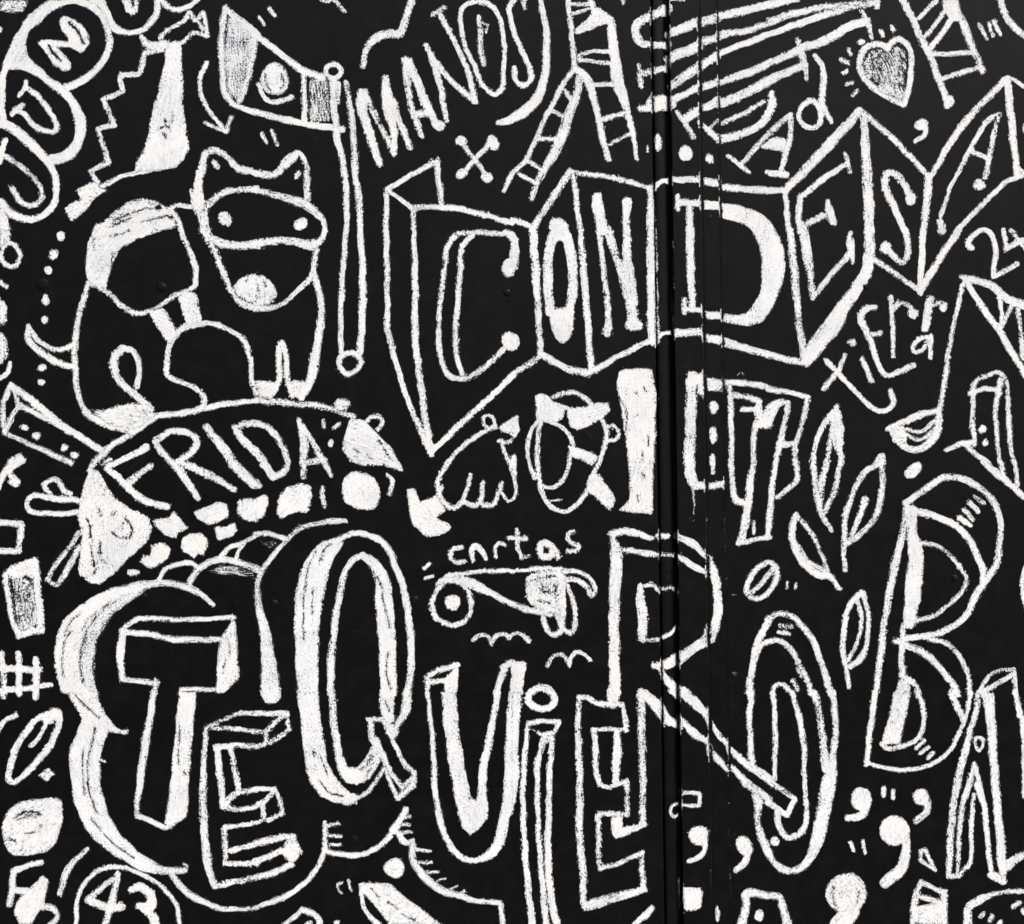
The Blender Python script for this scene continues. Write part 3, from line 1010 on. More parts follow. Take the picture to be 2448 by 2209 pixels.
p 1530,390 1640,350 1720,310 1790,330 1800,430 1660,500 1590,470 1560,450
-brick_dash#3
p 1870,300 1960,285 2025,290 2025,470 1930,465 1870,420 ~.85
-brick_dash#4
p 1690,515 1790,510 1850,475 1870,540 1830,590 1720,625
-brick_dash#5
p 1430,600 1500,565 1590,560 1640,620 1610,740 1560,725 1535,765 1430,700
-brick_dash#6
p 1190,660 1280,635 1350,680 1330,760 1270,800 1190,845 1105,790 1130,730 1190,740
-brick_dash#7
O 1052,872 52,26
=tequiero
-cloud_outline
s45 1250,930 1300,850 1400,805 1500,800 1570,840
v 1490,970,50 1550,860,62 1650,790,60 1750,770,60 1880,790,60 2025,850,65
p 1620,850 1750,800 1900,810 2025,860 2025,940 1900,920 1760,900 1650,890 ~.5
s45 1740,750 1800,680 1900,640 2025,580
s35 1865,760 1880,700 1930,640
-letter_t
l45 1090,1230 1480,1245 1840,1225
l48 1090,1230 960,1330
l55 960,1345 1150,1350 1350,1400 1740,1400
v 965,1340,60 950,1500,75 960,1700,52
l50 960,1715 1240,1745
l45 1225,1720 1225,1825
l42 1420,1825 1430,1790 1720,1795
p 1840,1225 1865,1300 1870,1500 1885,1700 1760,1825 1700,1825 1720,1420 1790,1310 ~.93
=frida
-letter_i
@0 1104 612
l80 2000,170 2030,180
-letter_d
@612 552 612
v -170,1550,55 -110,1640,70 0,1740,72 60,1830,75 140,1940,60
v -170,1550,55 -60,1515,62 60,1535,62 160,1620,58 225,1720,55 250,1830,60 220,1900,60 140,1945,55
-letter_a
v 335,1475,30 360,1560,70 378,1700,80 375,1800,65 375,1935,55
v 370,1540,55 440,1650,45 510,1780,60 590,1925,50
l55 400,1822 540,1812
-banner_head
@612 1104 612
p 720,-10 820,22 950,25 1080,45 1155,75 1140,10 1120,-15
-brick_dash#3
p -5,285 80,255 100,330 70,420 -5,470
-brick_dash#8
p 180,270 250,200 340,165 430,185 445,250 410,400 300,400 200,445 165,400
-brick_dash#9
s36 528,200 522,270 540,350
-banner_ball
q 760,80 900,110 965,190 980,270 940,350 880,380 780,360 700,310 675,240 700,130 ~.95
-banner_curl
v 1025,95,20 1070,140,40 1068,200,38 1050,260,32
=fist|drawing|clenched fist outline with a solid white wrist below the point of the CONDESA banner|
@956 717 765.8
-hand
s34 245,1230 240,1150 280,1060 340,980 420,900 520,835 600,800
o26 560,765 34,42 -20
s28 720,865 690,893 620,885
s26 640,885 660,960 690,1040 720,1120 732,1190 715,1250 680,1265 645,1220 630,1160
p 700,990 725,970 742,1110 715,1112 690,1040
-thumb
p 620,800 680,760 745,718 752,830 722,878 690,840 640,830
-hand
@612 1104 612
s45 1465,200 1448,250 1490,330 1560,368 1620,320 1660,220 1688,110
s45 1640,310 1730,345 1770,300 1788,165
s45 1775,335 1860,345 1905,250 1935,170
-wrist
@612 1104 612
p 1190,215 1250,210 1290,320 1340,300 1420,260 1480,330 1490,385 1420,440 1520,480 1542,525 1500,560 1400,588 1320,580 1240,500 1200,350 ~.96
=tequiero
-cloud_outline
@612 1104 612
s45 -5,570 100,565 225,605
p 10,600 210,620 120,700 30,660 ~.45
s45 -5,850 40,885
v 710,462,30 600,470,58 480,488,45 380,510,42 280,580,45 170,700,45 70,820,50 15,950,55 15,1100,60 50,1250,80 80,1400,100 100,1600,130 120,1825,170
-letter_q
p 640,590 500,640 400,760 340,900 310,1050 300,1250 310,1500 315,1700 335,1825 490,1825 490,1500 500,1300 520,1100 550,1000 570,880 620,740 700,650 ~.93
v 630,625,60 740,570,50 850,568,50 960,610,60 1050,700,60 1110,850,60 1160,980,65 1190,1150,65 1215,1350,65 1225,1550,65 1210,1720,65 1195,1825,65
v 590,1825,65 590,1600,70 610,1400,60 630,1200,60 670,1000,60 710,850,55 780,760,60 850,735,60
v 840,735,60 930,800,90 990,920,120 1010,1100,150 1030,1350,145 1040,1600,140 1045,1825,135
-letter_u
l52 1350,1700 1430,1640 1590,1600
l45 1350,1740 1480,1720
p 1480,1700 1600,1600 1585,1825 1490,1825
l42 1350,1700 1352,1825
v 1930,1620,40 1980,1590,60 2020,1580,50
v 1960,1620,60 1925,1720,60 1895,1825,55
@1224 1104 612
p -20,1575 120,1575 95,1700 85,1825 -20,1825 -5,1700
-letter_r
v 770,570,50 900,545,70 1000,570,62 1100,600,50
l55 1150,580 1220,590
v 1305,585,50 1420,645,70 1500,720,50 1560,760,50
l52 870,695 1140,728
l38 1170,730 1285,735
v 1320,750,50 1430,825,62 1530,875,50
v 790,590,50 820,700,105 820,850,110 810,1000,95 805,1400,90 812,1825,100
v 1560,760,50 1590,880,80 1620,1050,75 1620,1180,80 1590,1320,90 1570,1400,65
v 1530,1320,30 1525,1400,90 1420,1470,85 1320,1550,90
v 1300,1560,105 1200,1600,80 1115,1605,50
v 1160,1620,40 1215,1710,60 1290,1800,90
v 1010,975,50 1015,1100,85 1030,1250,90 1030,1390,75
s32 1040,980 1110,970 1155,1015
s32 1190,1000 1250,990 1298,1030
s36 1000,1398 1150,1400
s35 1180,1390 1250,1350 1298,1305
=cartas|lettering|small word cartas above the wheeled bird|
@612 1104 612
-letter_c
s46 1615,670 1550,690 1535,745 1580,790 1645,785
-letter_a
v 1710,780,38 1700,700,60 1720,665,60 1770,690,60 1815,760,42
-letter_r
s36 1892,750 1885,680 1915,640 1960,658
-letter_t
@1224 1104 612
l36 40,535 45,680 80,755
l36 -25,605 110,600
l36 75,755 140,740
-letter_a#2
c60 270,640 225,650 230,740 300,740 320,680
l50 340,690 365,750
-letter_s
s38 480,550 440,570 440,620 490,650 530,665 490,700 440,708
=bird_flecks|mark|two small flecks beside the wheel of the bird drawing|
@612 1104 612
l34 1322,840 1362,800
l34 1335,922 1392,900
=wheel_bird|drawing|odd cart-like bird with a wheel ring and scribbled body under the word cartas|
-wheel
o48 1545,1115 155,172
v 1430,960,50 1520,915,90 1620,950,70
-hub
O 1548,1108 66,62
-body
s36 1500,900 1700,872 1850,858 2020,860
v 1630,930,80 1700,960,95 1800,1010,65 1950,1085,50 2020,1120,50
@1224 1104 612
s38 -5,862 200,842 390,838
v -5,1122,50 150,1170,55 300,1200,55
p 110,885 390,840 430,900 425,1150 360,1200 240,1190 110,1090 ~.8
v 380,860,60 400,1000,50 400,1200,60
-tail
v 400,860,55 500,865,45 600,905,45 650,970,42 650,1030,45 618,1055,48 585,980,50 500,930,50 430,925,50
-leg
s48 235,1200 285,1330 340,1360 395,1330 370,1250 340,1190
-leg#2
v 440,970,40 480,1100,50 500,1250,42 470,1345,42 410,1330,50
l60 385,1150 395,1300
=gull_line|mark|wavy line of small gull shapes under the wheeled bird|gull shapes
@612 1104 612
s42 1710,1405 1770,1365 1830,1375 1855,1435 1880,1380 1940,1358 2000,1385
@1224 1104 612
s42 -25,1395 5,1360 60,1348 130,1410
=gull_single|mark|single gull shape left of the big R stem|gull shapes
s40 285,1605 330,1530 400,1520 455,1605
s40 455,1590 470,1530 530,1500 585,1530 615,1560
=pillar
-
p 915,-5 1110,-5 1112,417 1000,405 840,388 850,370 930,290 925,150 ~.93
=bracket_block
-bracket
v 1395,-5,90 1410,120,90 1450,185,75 1510,180,62
l56 1540,190 1660,175
-dot#3
l42 1588,0 1580,85
-drip
v 1425,200,30 1430,300,22 1432,420,12 ~.7
o10 1418,448 20,14 ~.7
=boxed_letters
-
v 1720,-5,50 1740,200,50 1760,300,60 1830,325,60
v 1905,-5,52 1870,200,65 1850,400,70 1800,620,72
v 1780,640,50 2025,592,48
l30 1905,475 1900,560
@1836 1104 612
v 60,-5,50 30,200,55 10,450,60 -10,600,50
s45 218,-5 220,150 140,225 70,278
=leaf_upper
-
v 350,-5,45 370,150,60 420,400,60 500,550,40
v 565,-5,48 530,200,55 450,390,50
p 440,-5 490,-5 445,200 425,350 385,200 ~.85
=leaf_open|leaf|open leaf with a white centre vein to the left of the big B|chalk leaves
s52 880,20 780,60 690,200 630,350 600,500 600,620 595,750 608,850
s55 890,0 900,150 870,350 800,500 700,590 620,640
@1836 552 612
v 860,1819,45 895,1775,60 905,1830,60
@1836 1104 612
v 765,300,65 720,430,55 660,570,50
=leaf_left|leaf|thick edged leaf leaning right below the boxed letters|chalk leaves
v 215,420,60 190,550,60 210,680,65 300,810,75 400,890,70 480,900,60 560,1000,45
s42 220,425 320,530 400,680 465,860
s32 240,660 320,780 440,860
=leaf_low|leaf|lowest slim leaf hanging left of the big B|chalk leaves
v 740,1030,60 650,1110,55 600,1300,52 590,1480,50 615,1650,42 640,1770,45
v 750,1040,50 785,1200,42 780,1400,45 720,1560,60 640,1610,50
s38 700,1090 735,1250 700,1420 630,1560
=coffee_bean|drawing|small oval like a coffee bean beside two specks|
@1224 1104 612
c52 2030,790 2080,840 2078,930 2030,1020 1950,1070 1870,1062 1845,1020 1870,930 1930,840
s48 1880,1030 1960,965 2020,885 2060,830
=bean_specks|mark|two tiny specks right of the coffee bean|
@1836 1104 612
l30 150,945 148,990
l30 215,962 210,992
=oval_mark|mark|solid slanted oval above the top of the big B|
O 1140,70 80,50 -40
=big_b|lettering|tall outlined capital B with layered bowls at the right|
l60 1075,325 1370,125
s58 1370,125 1500,125 1640,190 1760,300 1820,430 1825,600 1800,780 1740,900 1640,1040 1560,1200 1400,1330 1250,1370 1080,1390
s62 1100,370 1250,410 1420,470 1560,580 1640,730 1690,870 1690,950
v 1090,340,55 1060,550,55 1000,800,70 950,1050,68 910,1300,60 880,1550,60 845,1825,55
v 1130,390,115 1130,550,80 1160,700,125 1150,900,140 1130,1100,130 1110,1270,100 ~.93
s42 1180,640 1300,650 1420,730 1520,840 1560,930 1520,1030 1400,1140 1280,1220 1080,1270
v 1060,1290,35 1060,1390,60 1050,1550,55 1055,1690,60
l58 1000,1410 1060,1420
s46 1260,1390 1400,1430 1510,1540 1570,1680 1585,1825
s62 1080,1440 1200,1490 1330,1600 1430,1720 1490,1830
p 1020,1720 1110,1705 1125,1825 1000,1825 ~.85
s50 1080,1700 1150,1740 1190,1830
-tick
l48 1630,270 1690,325
-tick#2
l48 1590,320 1650,390
-tick#3
l48 1545,385 1615,455
-tick#4
l48 1505,440 1590,500
=tall_letter
-
v 1690,-5,60 1850,130,60 2030,290,55
l42 1830,-5 1855,110
l42 1940,-5 1965,180
=edge_line_right|mark|thin curved line cut by the right edge beside the big B|
s40 2035,800 2003,900 2015,1100 2035,1180
=al_letters|lettering|outlined capitals A and L with wood-grain lines at the right edge|
s40 1670,1790 1760,1670 1840,1640 1930,1630
l48 1730,1790 1930,1670
l40 1935,1650 1955,1825
p 1655,1775 1740,1790 1740,1830 1650,1830
=tequiero
-letter_o
@1224 1104 612
s60 2030,1240 1940,1400 1900,1560 1880,1700 1868,1825
s48 2030,1410 1960,1450 1915,1560
@1836 1104 612
v 0,1240,65 90,1195,50 200,1230,55 330,1370,60 410,1550,60 495,1825,65
s52 -10,1420 60,1400 160,1460 250,1600 345,1825
l45 95,1292 180,1300
l40 85,1338 165,1355
l36 230,1620 260,1690
l40 190,1720 230,1790
s40 30,1825 60,1760 110,1750 180,1825
=hash
@0 1656 612
l50 30,-10 30,30
l50 145,-10 150,15
l58 280,-10 280,35
=edge_curve_left|mark|short curved stroke cut by the left edge below the hash sign|
s48 -10,300 40,225 130,175
=slanted_zero|lettering|slanted outlined oval with a small inner tick under the hash sign|
v 440,150,70 320,190,55 220,290,60 130,430,60 90,560,60 70,680,60 110,700,50 220,620,60 330,500,60 420,370,62 470,230,55 465,160,60
v 370,230,45 330,320,40 245,415,45
p 300,200 440,150 470,200 370,260 ~.8
=scribble_star|mark|small scribbled star shape beside the slanted outlined oval|
p 385,580 420,620 445,640 400,665 375,700 340,680 295,650 340,620 ~.85
=shaded_lump|drawing|large scribbled white lump at the left edge above the letter f|
q 160,860 300,840 480,840 500,950 470,1100 430,1200 250,1280 120,1275 50,1220 20,1100 50,960 ~.9
es12 120,990 200,935 300,940
es8 150,1000 240,965 320,960
es8 170,960 260,920
es10 80,1150 120,1170
es6 200,1110 300,1085 330,1040
=letters_left|lettering|loose letters F and b partly filled, stacked at the bottom left|
v 325,1335,55 200,1370,50 110,1410,60 100,1560,60 70,1670,55
l60 110,1560 220,1560
p 330,1440 385,1470 350,1660 290,1750 250,1825 160,1825 105,1740 130,1650 230,1540 ~.93
v 330,1690,60 420,1700,60 450,1760,50 400,1830,60
=slash_mark|mark|curved slash standing left of the circled 43|
v 690,1230,45 600,1310,60 520,1430,60 470,1580,58
=circled_43|lettering|number 43 inside a thin hand-drawn circle at the bottom|
-circle
s42 600,1825 610,1640 680,1480 800,1390 930,1370 1040,1400 1180,1460 1310,1560 1390,1680 1420,1825
-digit_four
v 930,1420,50 910,1540,55 870,1680,75 835,1825,60
l52 915,1450 700,1620
l72 700,1635 860,1700 960,1680
-digit_three
v 1030,1550,60 1100,1530,75 1190,1600,85 1190,1680,90 1100,1680,60
v 1130,1700,70 1200,1760,80 1220,1830,85
=tequiero
-cloud_outline
p 525,-5 760,-5 790,100 860,200 910,260 960,290 1015,290 1010,325 900,320 850,310 820,400 785,550 800,760 850,950 950,1120 1100,1260 1280,1370 1480,1380 1470,1420 1280,1440 1100,1400 920,1290 750,1170 640,1010 580,850 555,650 540,460 600,330 650,210 600,120 ~.9
s62 1350,1430 1460,1560 1580,1640
v 1580,1640,60 1750,1700,50 1900,1705,45 2020,1695,45
s30 1450,1350 1475,1370
l22 790,525 825,545
-letter_t
v 1215,-5,55 1180,200,65 1130,500,72 1090,800,60 1075,960,40
l48 1080,970 1190,1010 1300,1060
p 1410,-5 1550,-5 1520,300 1490,700 1475,970 1400,1030 1320,1085 1290,1050 1330,850 1370,400 ~.93
-letter_e
l40 1620,280 1900,150
v 1890,160,45 2020,165,45
v 1640,275,35 1860,285,45 2020,305,50
v 1625,290,40 1600,700,62 1610,1100,70 1640,1350,75 1690,1520,60
v 1690,1520,55 1850,1490,55 2020,1450,55
v 1700,430,60 1840,415,50 2020,420,50
v 1710,430,60 1740,700,62 1760,900,55
v 1815,430,50 1850,600,55 1880,780,55
v 1780,880,62 1850,800,55 1900,780,45 2020,770,45
s50 1790,900 1860,920 2020,895
v 1770,1060,50 1880,1050,42 2020,1020,42
v 1770,1060,55 1775,1200,55 1770,1350,40
v 1810,1245,50 1900,1220,50 2020,1190,60
v 1780,1345,50 1900,1345,50 2020,1345,50
@612 1656 612
l48 -5,165 240,160
v 240,160,50 265,290,45
l45 265,290 105,395
v 240,165,45 130,250,50 70,310,50 -5,305,42
v 75,310,35 70,400,45 -5,415,45
l45 -5,755 150,755
s46 150,755 190,850 205,945
l45 205,945 100,1010
l48 150,770 50,870 65,1000
s45 60,1000 0,1025
l36 50,860 -5,890
v -5,1190,60 150,1150,60 240,1130,55 300,1140,55
p 240,1160 310,1130 370,1260 290,1350 200,1270 ~.8
v -5,1330,60 100,1290,55 220,1240,55
v -5,1455,55 150,1410,55 290,1350,50
-cloud_outline
s48 -5,1690 200,1620 370,1510 490,1370 540,1240
v 540,1240,50 545,1120,42 545,1020,35
l28 560,1050 650,1030
l28 570,1130 665,1128
l28 580,1195 660,1195
s48 550,1245 650,1270 780,1280 920,1240 1030,1160 1110,1060
v 1090,1080,90 1130,1010,55 1180,920,55
l30 1150,1040 1210,1035
l30 1140,1100 1220,1095
l28 1160,980 1215,970
v 1130,1120,60 1180,1180,60 1240,1160,30
l30 1260,1235 1370,1245
v 1230,1200,70 1240,1320,65 1290,1410,70 1380,1500,75 1480,1560,70 1600,1600,55 1750,1640,50 1920,1655,50
l48 1920,1650 1950,1825
l26 1290,1335 1385,1335
l26 1340,1415 1435,1412
l26 1430,1480 1490,1465
l26 1530,1550 1580,1525
l24 1590,1600 1640,1565
-letter_q
p 325,-5 495,-5 500,150 540,400 570,570 650,700 740,790 810,800 790,880 720,885 600,860 500,810 420,690 380,500 350,200 ~.92
s42 780,840 880,780 950,690 1010,600
v 600,-5,65 610,200,65 640,400,65 660,520,70
p 620,500 690,500 720,590 800,590 870,510 910,400 960,420 990,480 960,590 880,690 800,725 720,715 650,640 ~.93
v 1040,-5,140 1030,100,120 1040,190,110
p 900,390 960,340 1010,470 960,480
v 1190,-5,70 1180,130,85 1120,240,60 1090,340,55
p 970,190 1040,240 1100,250 1110,360 1060,370 1010,280 ~.85
l40 880,205 1000,215
v 900,210,50 920,360,70 1000,500,60 1060,620,45 1150,740,45
s45 1070,360 1120,470 1190,580 1250,640
l55 1250,640 1230,740 1120,830
l40 1240,660 1150,750
l42 1020,600 1060,720 1120,830
v 990,510,50 1060,600,45
-letter_u
v 1350,-5,38 1375,200,45 1400,500,45 1410,750,55 1440,950,55 1480,1100,60 1540,1220,60 1640,1310,52 1740,1325,50
v 1740,1320,45 1860,1260,90 1920,1150,90 1955,1000,90 1990,800,90
p 1465,-5 1580,-5 1600,300 1650,600 1690,820 1740,850 1750,700 1800,690 1825,850 1825,980 1770,1060 1690,1120 1620,1060 1570,850 1510,500 1475,200 ~.94
v 1905,-5,60 1850,300,60 1790,600,70 1780,800,80
p 1990,-5 2025,-5 2025,960 1960,980 1950,750 1970,300 ~.94
@1224 1656 612
p -5,-5 80,-5 45,400 60,640 30,850 -5,970 ~.94
-i_dot
o64 232,45 106,80
-letter_i
s45 130,240 230,225 370,225
s45 370,235 340,300
v 125,245,40 100,500,50 85,800,50 100,1200,55 130,1550,60 160,1825,60
p 140,270 230,310 290,310 330,290 350,320 320,380 250,400 230,340 ~.9
v 250,350,50 205,550,55 200,800,48 210,1100,48 230,1400,50 270,1825,60
v 320,360,50 300,550,55 290,900,55 285,1300,60 300,1550,62 350,1825,60
-letter_e#2
s48 530,30 600,40 650,80 750,90 860,90
l48 870,90 900,290
l40 895,290 630,285
v 640,290,50 660,450,55 655,600,50 690,720,50
s45 690,725 760,740 850,710 900,700
v 900,700,50 910,850,45 905,960,45
l45 905,960 680,950
v 680,950,50 680,1150,50 690,1380,50
l45 690,1385 850,1340 1020,1260
v 1025,1255,45 1025,1400,50 1035,1550,50
v 1035,1550,60 850,1600,85 590,1680,90
v 525,30,50 520,300,60 535,700,62 530,1100,65 560,1450,65 560,1650,55
v 830,310,60 825,500,75 815,700,60
p 780,980 870,970 870,1070 880,1120 820,1150 780,1090 ~.93
v 860,1100,80 1040,1040,55
-letter_r
v 800,-5,110 800,80,110
v 1015,-5,75 1025,400,70 1030,800,60 1025,1030,55
v 1050,10,80 1140,100,100 1210,200,90 1320,265,70
l22 1195,200 1195,265
v 1250,-10,45 1310,20,70
v 1350,-5,90 1450,90,90 1530,170,70 1550,260,30
v 1330,200,45 1450,330,75 1540,380,55
v 1560,220,30 1630,330,60 1690,410,40 1705,480,18
v 1550,390,30 1560,470,70 1620,520,60 1700,610,35
v 1715,440,45 1850,560,75 2025,680,75
v 1740,590,45 1850,710,75 2025,840,65
@1836 1656 612
v -5,690,50 130,780,50 210,835,45
v -5,860,60 140,960,55
l55 210,840 145,960
-letter_o
@1224 1656 612
v 1885,-5,60 1870,200,50 1890,550,55
v 1900,800,45 1935,850,90 1935,1000,55 1960,1130,70 2025,1260,70
@1836 1656 612
v -5,1260,50 90,1370,60 180,1405,60 280,1360,65 380,1180,110 430,950,120 480,700,125 510,500,60 530,300,60 510,-5,60
v 365,-5,60 410,200,60 440,450,70 460,600,90
v 40,-5,45 55,300,48 50,680,42
v 70,930,60 80,1030,60 160,1140,55 270,1090,60 300,950,45 285,700,45 280,400,50 240,180,55 190,-5,45
O 50,1165 38,38 ~.8
=big_b
-
v 845,-5,55 800,300,55 775,560,45
s42 775,545 920,590 1080,605 1240,580 1390,490 1480,370 1540,230 1600,-5
v 1440,-5,55 1500,130,60 1540,220,60
p 990,-5 1120,-5 1080,200 1030,410 890,400 930,250 ~.9
s48 895,400 940,435 1060,420 1170,360 1225,240 1215,100 1165,-5
-tick#5
l32 1165,435 1230,375
-tick#6
l36 1200,475 1265,430
-tick#7
l36 1260,515 1300,475
=small_hook|mark|small outlined zigzag hook across the seam beside the R's leg|
@1224 1656 612
s32 1340,790 1410,785 1480,795
s32 1480,800 1475,890
s32 1475,890 1345,880
s32 1325,890 1265,890 1250,940 1270,975 1325,970
=comma_ball|mark|round-headed comma just right of the seam|chalk commas
O 1468,1120 78,78 ~.97
s48 1520,1150 1510,1240 1460,1300 1395,1325
=comma_thick|mark|thick comma left of the big outlined O|chalk commas
O 1825,1200 60,80 -25
v 1870,1230,60 1840,1320,65 1760,1400,50
=square_mark|mark|solid white square patch beside the seam near the bottom|
p 1345,1535 1400,1525 1480,1535 1500,1580 1490,1700 1350,1715 ~.97
=seam_streak|mark|grey vertical streak of paint inside the seam groove|
v 1325,1300,10 1322,1500,22 1326,1715,24 ~.6
=seam_drop|mark|small pointed blob between the white square and the boxed arch|
v 1620,1680,20 1615,1730,62 1615,1785,30
=stroke_bottom|mark|slanted stroke rising from the bottom edge left of the seam|
v 950,1830,40 1040,1760,60 1100,1700,50
=box_arch|drawing|arch-like frame rising from the bottom edge around a small blob|
v 1810,1825,90 1840,1680,70 1850,1580,70 1900,1570,75 2025,1600,60
O 1948,1755 35,50
@1836 1656 612
v -5,1600,60 90,1610,60 120,1700,75 150,1825,80
=comma_a|mark|round-headed comma under the left foot of the big B|chalk commas
O 735,840 82,95 ~.97
v 770,880,90 740,960,75 625,985,60
=comma_b|mark|smaller comma right of the short double dash under the big B|chalk commas
O 1205,822 62,65
v 1240,840,70 1250,930,65 1165,1005,60
=comma_c|mark|largest comma with a long curved tail under the big B|chalk commas
O 995,1085 118,118 ~.95
v 1060,1050,80 1085,1220,80 1060,1360,90 980,1450,100 920,1495,95 ~.93
=comma_d|mark|big balloon-headed comma cut by the bottom edge|chalk commas
O 615,1580 160,160 ~.88
v 640,1640,150 640,1720,160 560,1830,160 ~.92
=dash_pair_b|mark|pair of short dashes between two commas under the big B|pairs of short dashes
l50 910,755 908,810
l46 982,775 988,830
=dash_pair_low|mark|pair of short dashes left of the largest comma|pairs of short dashes
l36 645,1180 670,1245
l40 745,1170 760,1255
=triangle_small|drawing|tiny outlined triangle right of the largest comma|
k42 1235,1230 1315,1390 1200,1320 1205,1250
=mouth_box|drawing|striped cup-like block rising from the bottom edge right of the commas|
l50 1200,1490 1385,1575
v 1200,1500,55 1150,1650,60 1145,1825,70
v 1385,1570,60 1390,1700,50 1390,1825,50
l50 1190,1600 1380,1660
l50 1160,1700 1380,1670
p 1130,1710 1390,1670 1410,1825 1130,1825 ~.88
=al_letters
v 1655,-5,40 1640,130,50 1590,300,55 1540,500,65 1490,700,65 1450,950,65 1430,1200,62 1425,1440,60
p 1670,-5 1775,-5 1790,200 1810,600 1840,950 1870,1230 1880,1400 1860,1510 1810,1400 1780,1000 1740,500 1710,150 ~.94
l50 1425,1450 1500,1440 1590,1340
v 1625,550,40 1570,750,60 1520,950,50 1500,1200,42 1490,1430,40
l40 1625,560 1660,720
v 1620,800,40 1600,1000,45 1600,1200,40 1590,1340,40
v 1650,720,75 1700,900,52 1730,1200,50 1755,1420,45
v 1750,1435,70 1800,1450,80 1850,1480,65
c28 1640,345 1685,360 1680,430 1655,455 1632,420
v 1880,1370,90 1960,1300,70 2030,1265,60
v 1945,-5,45 1980,180,60
p 2030,-5 2010,200 1975,160 1995,400 1995,800 2030,860 ~.92
=mushroom|drawing|domed outline with inner dashes, cut by the bottom right corner|
v 1565,1825,85 1580,1690,70 1680,1620,70 1790,1580,40 1900,1560,40 2030,1565,40
l48 1925,1680 1980,1650
l46 1665,1765 1695,1740
l46 1745,1790 1765,1760
l46 1815,1825 1830,1800
O 2020,1720 35,28
=fin_leaf|drawing|large solid white blade with an outlined edge, cut by the bottom edge|
@612 1656 612
p 815,1500 900,1495 1050,1500 1150,1590 1300,1700 1460,1825 1040,1825 950,1690 870,1600 820,1580 ~.92
v 835,1560,45 845,1680,42 880,1740,45 960,1825,55
=ball_bottom|mark|solid white dot under the fringe of the cloud outline|
O 1092,1380 82,80
=dash_pair_mid|mark|thin pair of dashes left of the solid white blade|pairs of short dashes
s28 680,1495 645,1510 650,1550 675,1575
l24 725,1475 755,1560
=roof_outline|drawing|small gabled outline rising from the bottom edge left of the blade|
s45 225,1825 300,1770 370,1710
s55 370,1710 450,1740 500,1800 500,1830
l40 400,1825 430,1810
=roof_fleck|mark|tiny fleck at the bottom edge between the gabled outline and the blade|
O 640,1810 25,20
=pennant
-emblem
@612 0 612
es8 75,590 72,650 115,715
es7 200,590 225,660 195,700
=cat
-body
@0 0 612
es8 900,1740 1000,1690 1130,1650 1210,1640
es7 860,1790 960,1745 1040,1715
es8 1110,1755 1250,1715 1330,1700
es6 1180,1600 1260,1610
@0 552 612
es7 870,40 960,20 1020,-5
es6 740,60 745,150
es8 880,250 885,190 910,170
-tongue
@0 552 612
es6 1940,400 1960,370
es7 1880,520 1930,545 1990,570
@612 552 612
es6 10,420 20,470
es6 60,400 80,440
=frida
-banner_point
@0 1104 612
es7 715,640 730,760 745,870
es6 690,450 712,520 720,600
es6 780,360 795,430
es6 880,560 960,600 1040,590
es6 990,430 960,520
-banner_head
@612 552 612
es6 780,1720 800,1745
es6 960,1640 985,1680
es6 1010,1720 1060,1800
es5 880,1760 920,1800
=tequiero
-cloud_outline
@0 1104 612
es7 640,1180 560,1260 510,1370
es6 860,1120 720,1220 650,1320
es7 560,1330 500,1450 490,1560 500,1700
es8 640,1480 630,1600 650,1740
@0 1656 612
es8 600,20 680,110 780,200
es9 750,280 720,420 690,560 700,760 760,940
es7 660,440 650,600 670,800
es7 820,1120 930,1220 1050,1300
es6 720,990 800,1090
-letter_q
@612 1104 612
es7 470,700 410,850 385,1000 372,1200 378,1400
es7 590,640 540,690 510,790
es6 450,1000 440,1200
es8 920,860 980,960 1010,1130 1055,1300
es7 1040,1500 1030,1690 1060,1800
@612 1656 612
es8 500,700 590,790 670,810
es7 450,460 460,500
es7 520,520 560,640
es8 820,610 880,560 915,490
es6 870,650 900,600
es7 1020,60 1050,140
-letter_t
@0 1104 612
es7 1755,1660 1780,1560
es5 1800,1400 1810,1520
@0 1656 612
es7 1415,250 1410,400 1405,560
es6 1440,620 1460,640
=pillar
@1224 552 612
es5 860,1330 900,1420 905,1560
es6 970,1270 985,1285
es5 1040,1230 1060,1260
es6 950,1470 985,1450
es6 1070,1620 1075,1700
es6 1025,1740 1030,1800
@1224 1104 612
es7 1020,90 1040,120
es6 990,260 1000,310
=wheel_bird
-body
es7 230,960 240,1010 320,1040
es6 150,930 330,900
es6 190,1090 300,1110
es6 340,980 345,1060
=fin_leaf
@612 1656 612
es6 1040,1650 1120,1700
es6 900,1530 960,1600
es6 1150,1740 1260,1800
=shaded_block
@0 1104 612
es8 90,920 110,1100 120,1250
es10 200,900 240,930
=comma_d
@1836 1656 612
es6 520,1520 510,1620 540,1700
es6 715,1560 700,1660
=scuffs|mark|scuffs|
@0 0 2017
-a
l1.6 1727,480 1729,700 ~.3
l1.6 1728,840 1733,1010 ~.36
l2.4 1731,1150 1734,1400 ~.42
l1.6 1742,1900 1744,2140 ~.4
-b
l1.6 1684,740 1686,930 ~.36
l2.2 1690,1240 1691,1330 ~.5
l1.6 1697,1940 1699,2120 ~.42
-c
l2.5 1698,516 1706,534 ~.6
O 1698,545 7,2 ~.5
l3 1404,1038 1416,1050 1422,1062 ~.5
l1.6 1399,1035 1412,1040 ~.5
l1.8 1619,1295 1630,1325 ~.5
o2 1623,1346 6,6 ~.5
O 1754,1422 5,4 ~.6
O 1757,1610 5,4 ~.6
O 2332,806 7,3 ~.45
O 1364,1948 4,4 ~.4
O 1644,2030 6,4 ~.5
O 2440,1960 4,30 ~.3
O 2110,1400 5,3 ~.35
O 1775,1268 4,3 ~.4
O 2030,1182 4,3 ~.3
O 2095,890 5,4 ~.3
"""

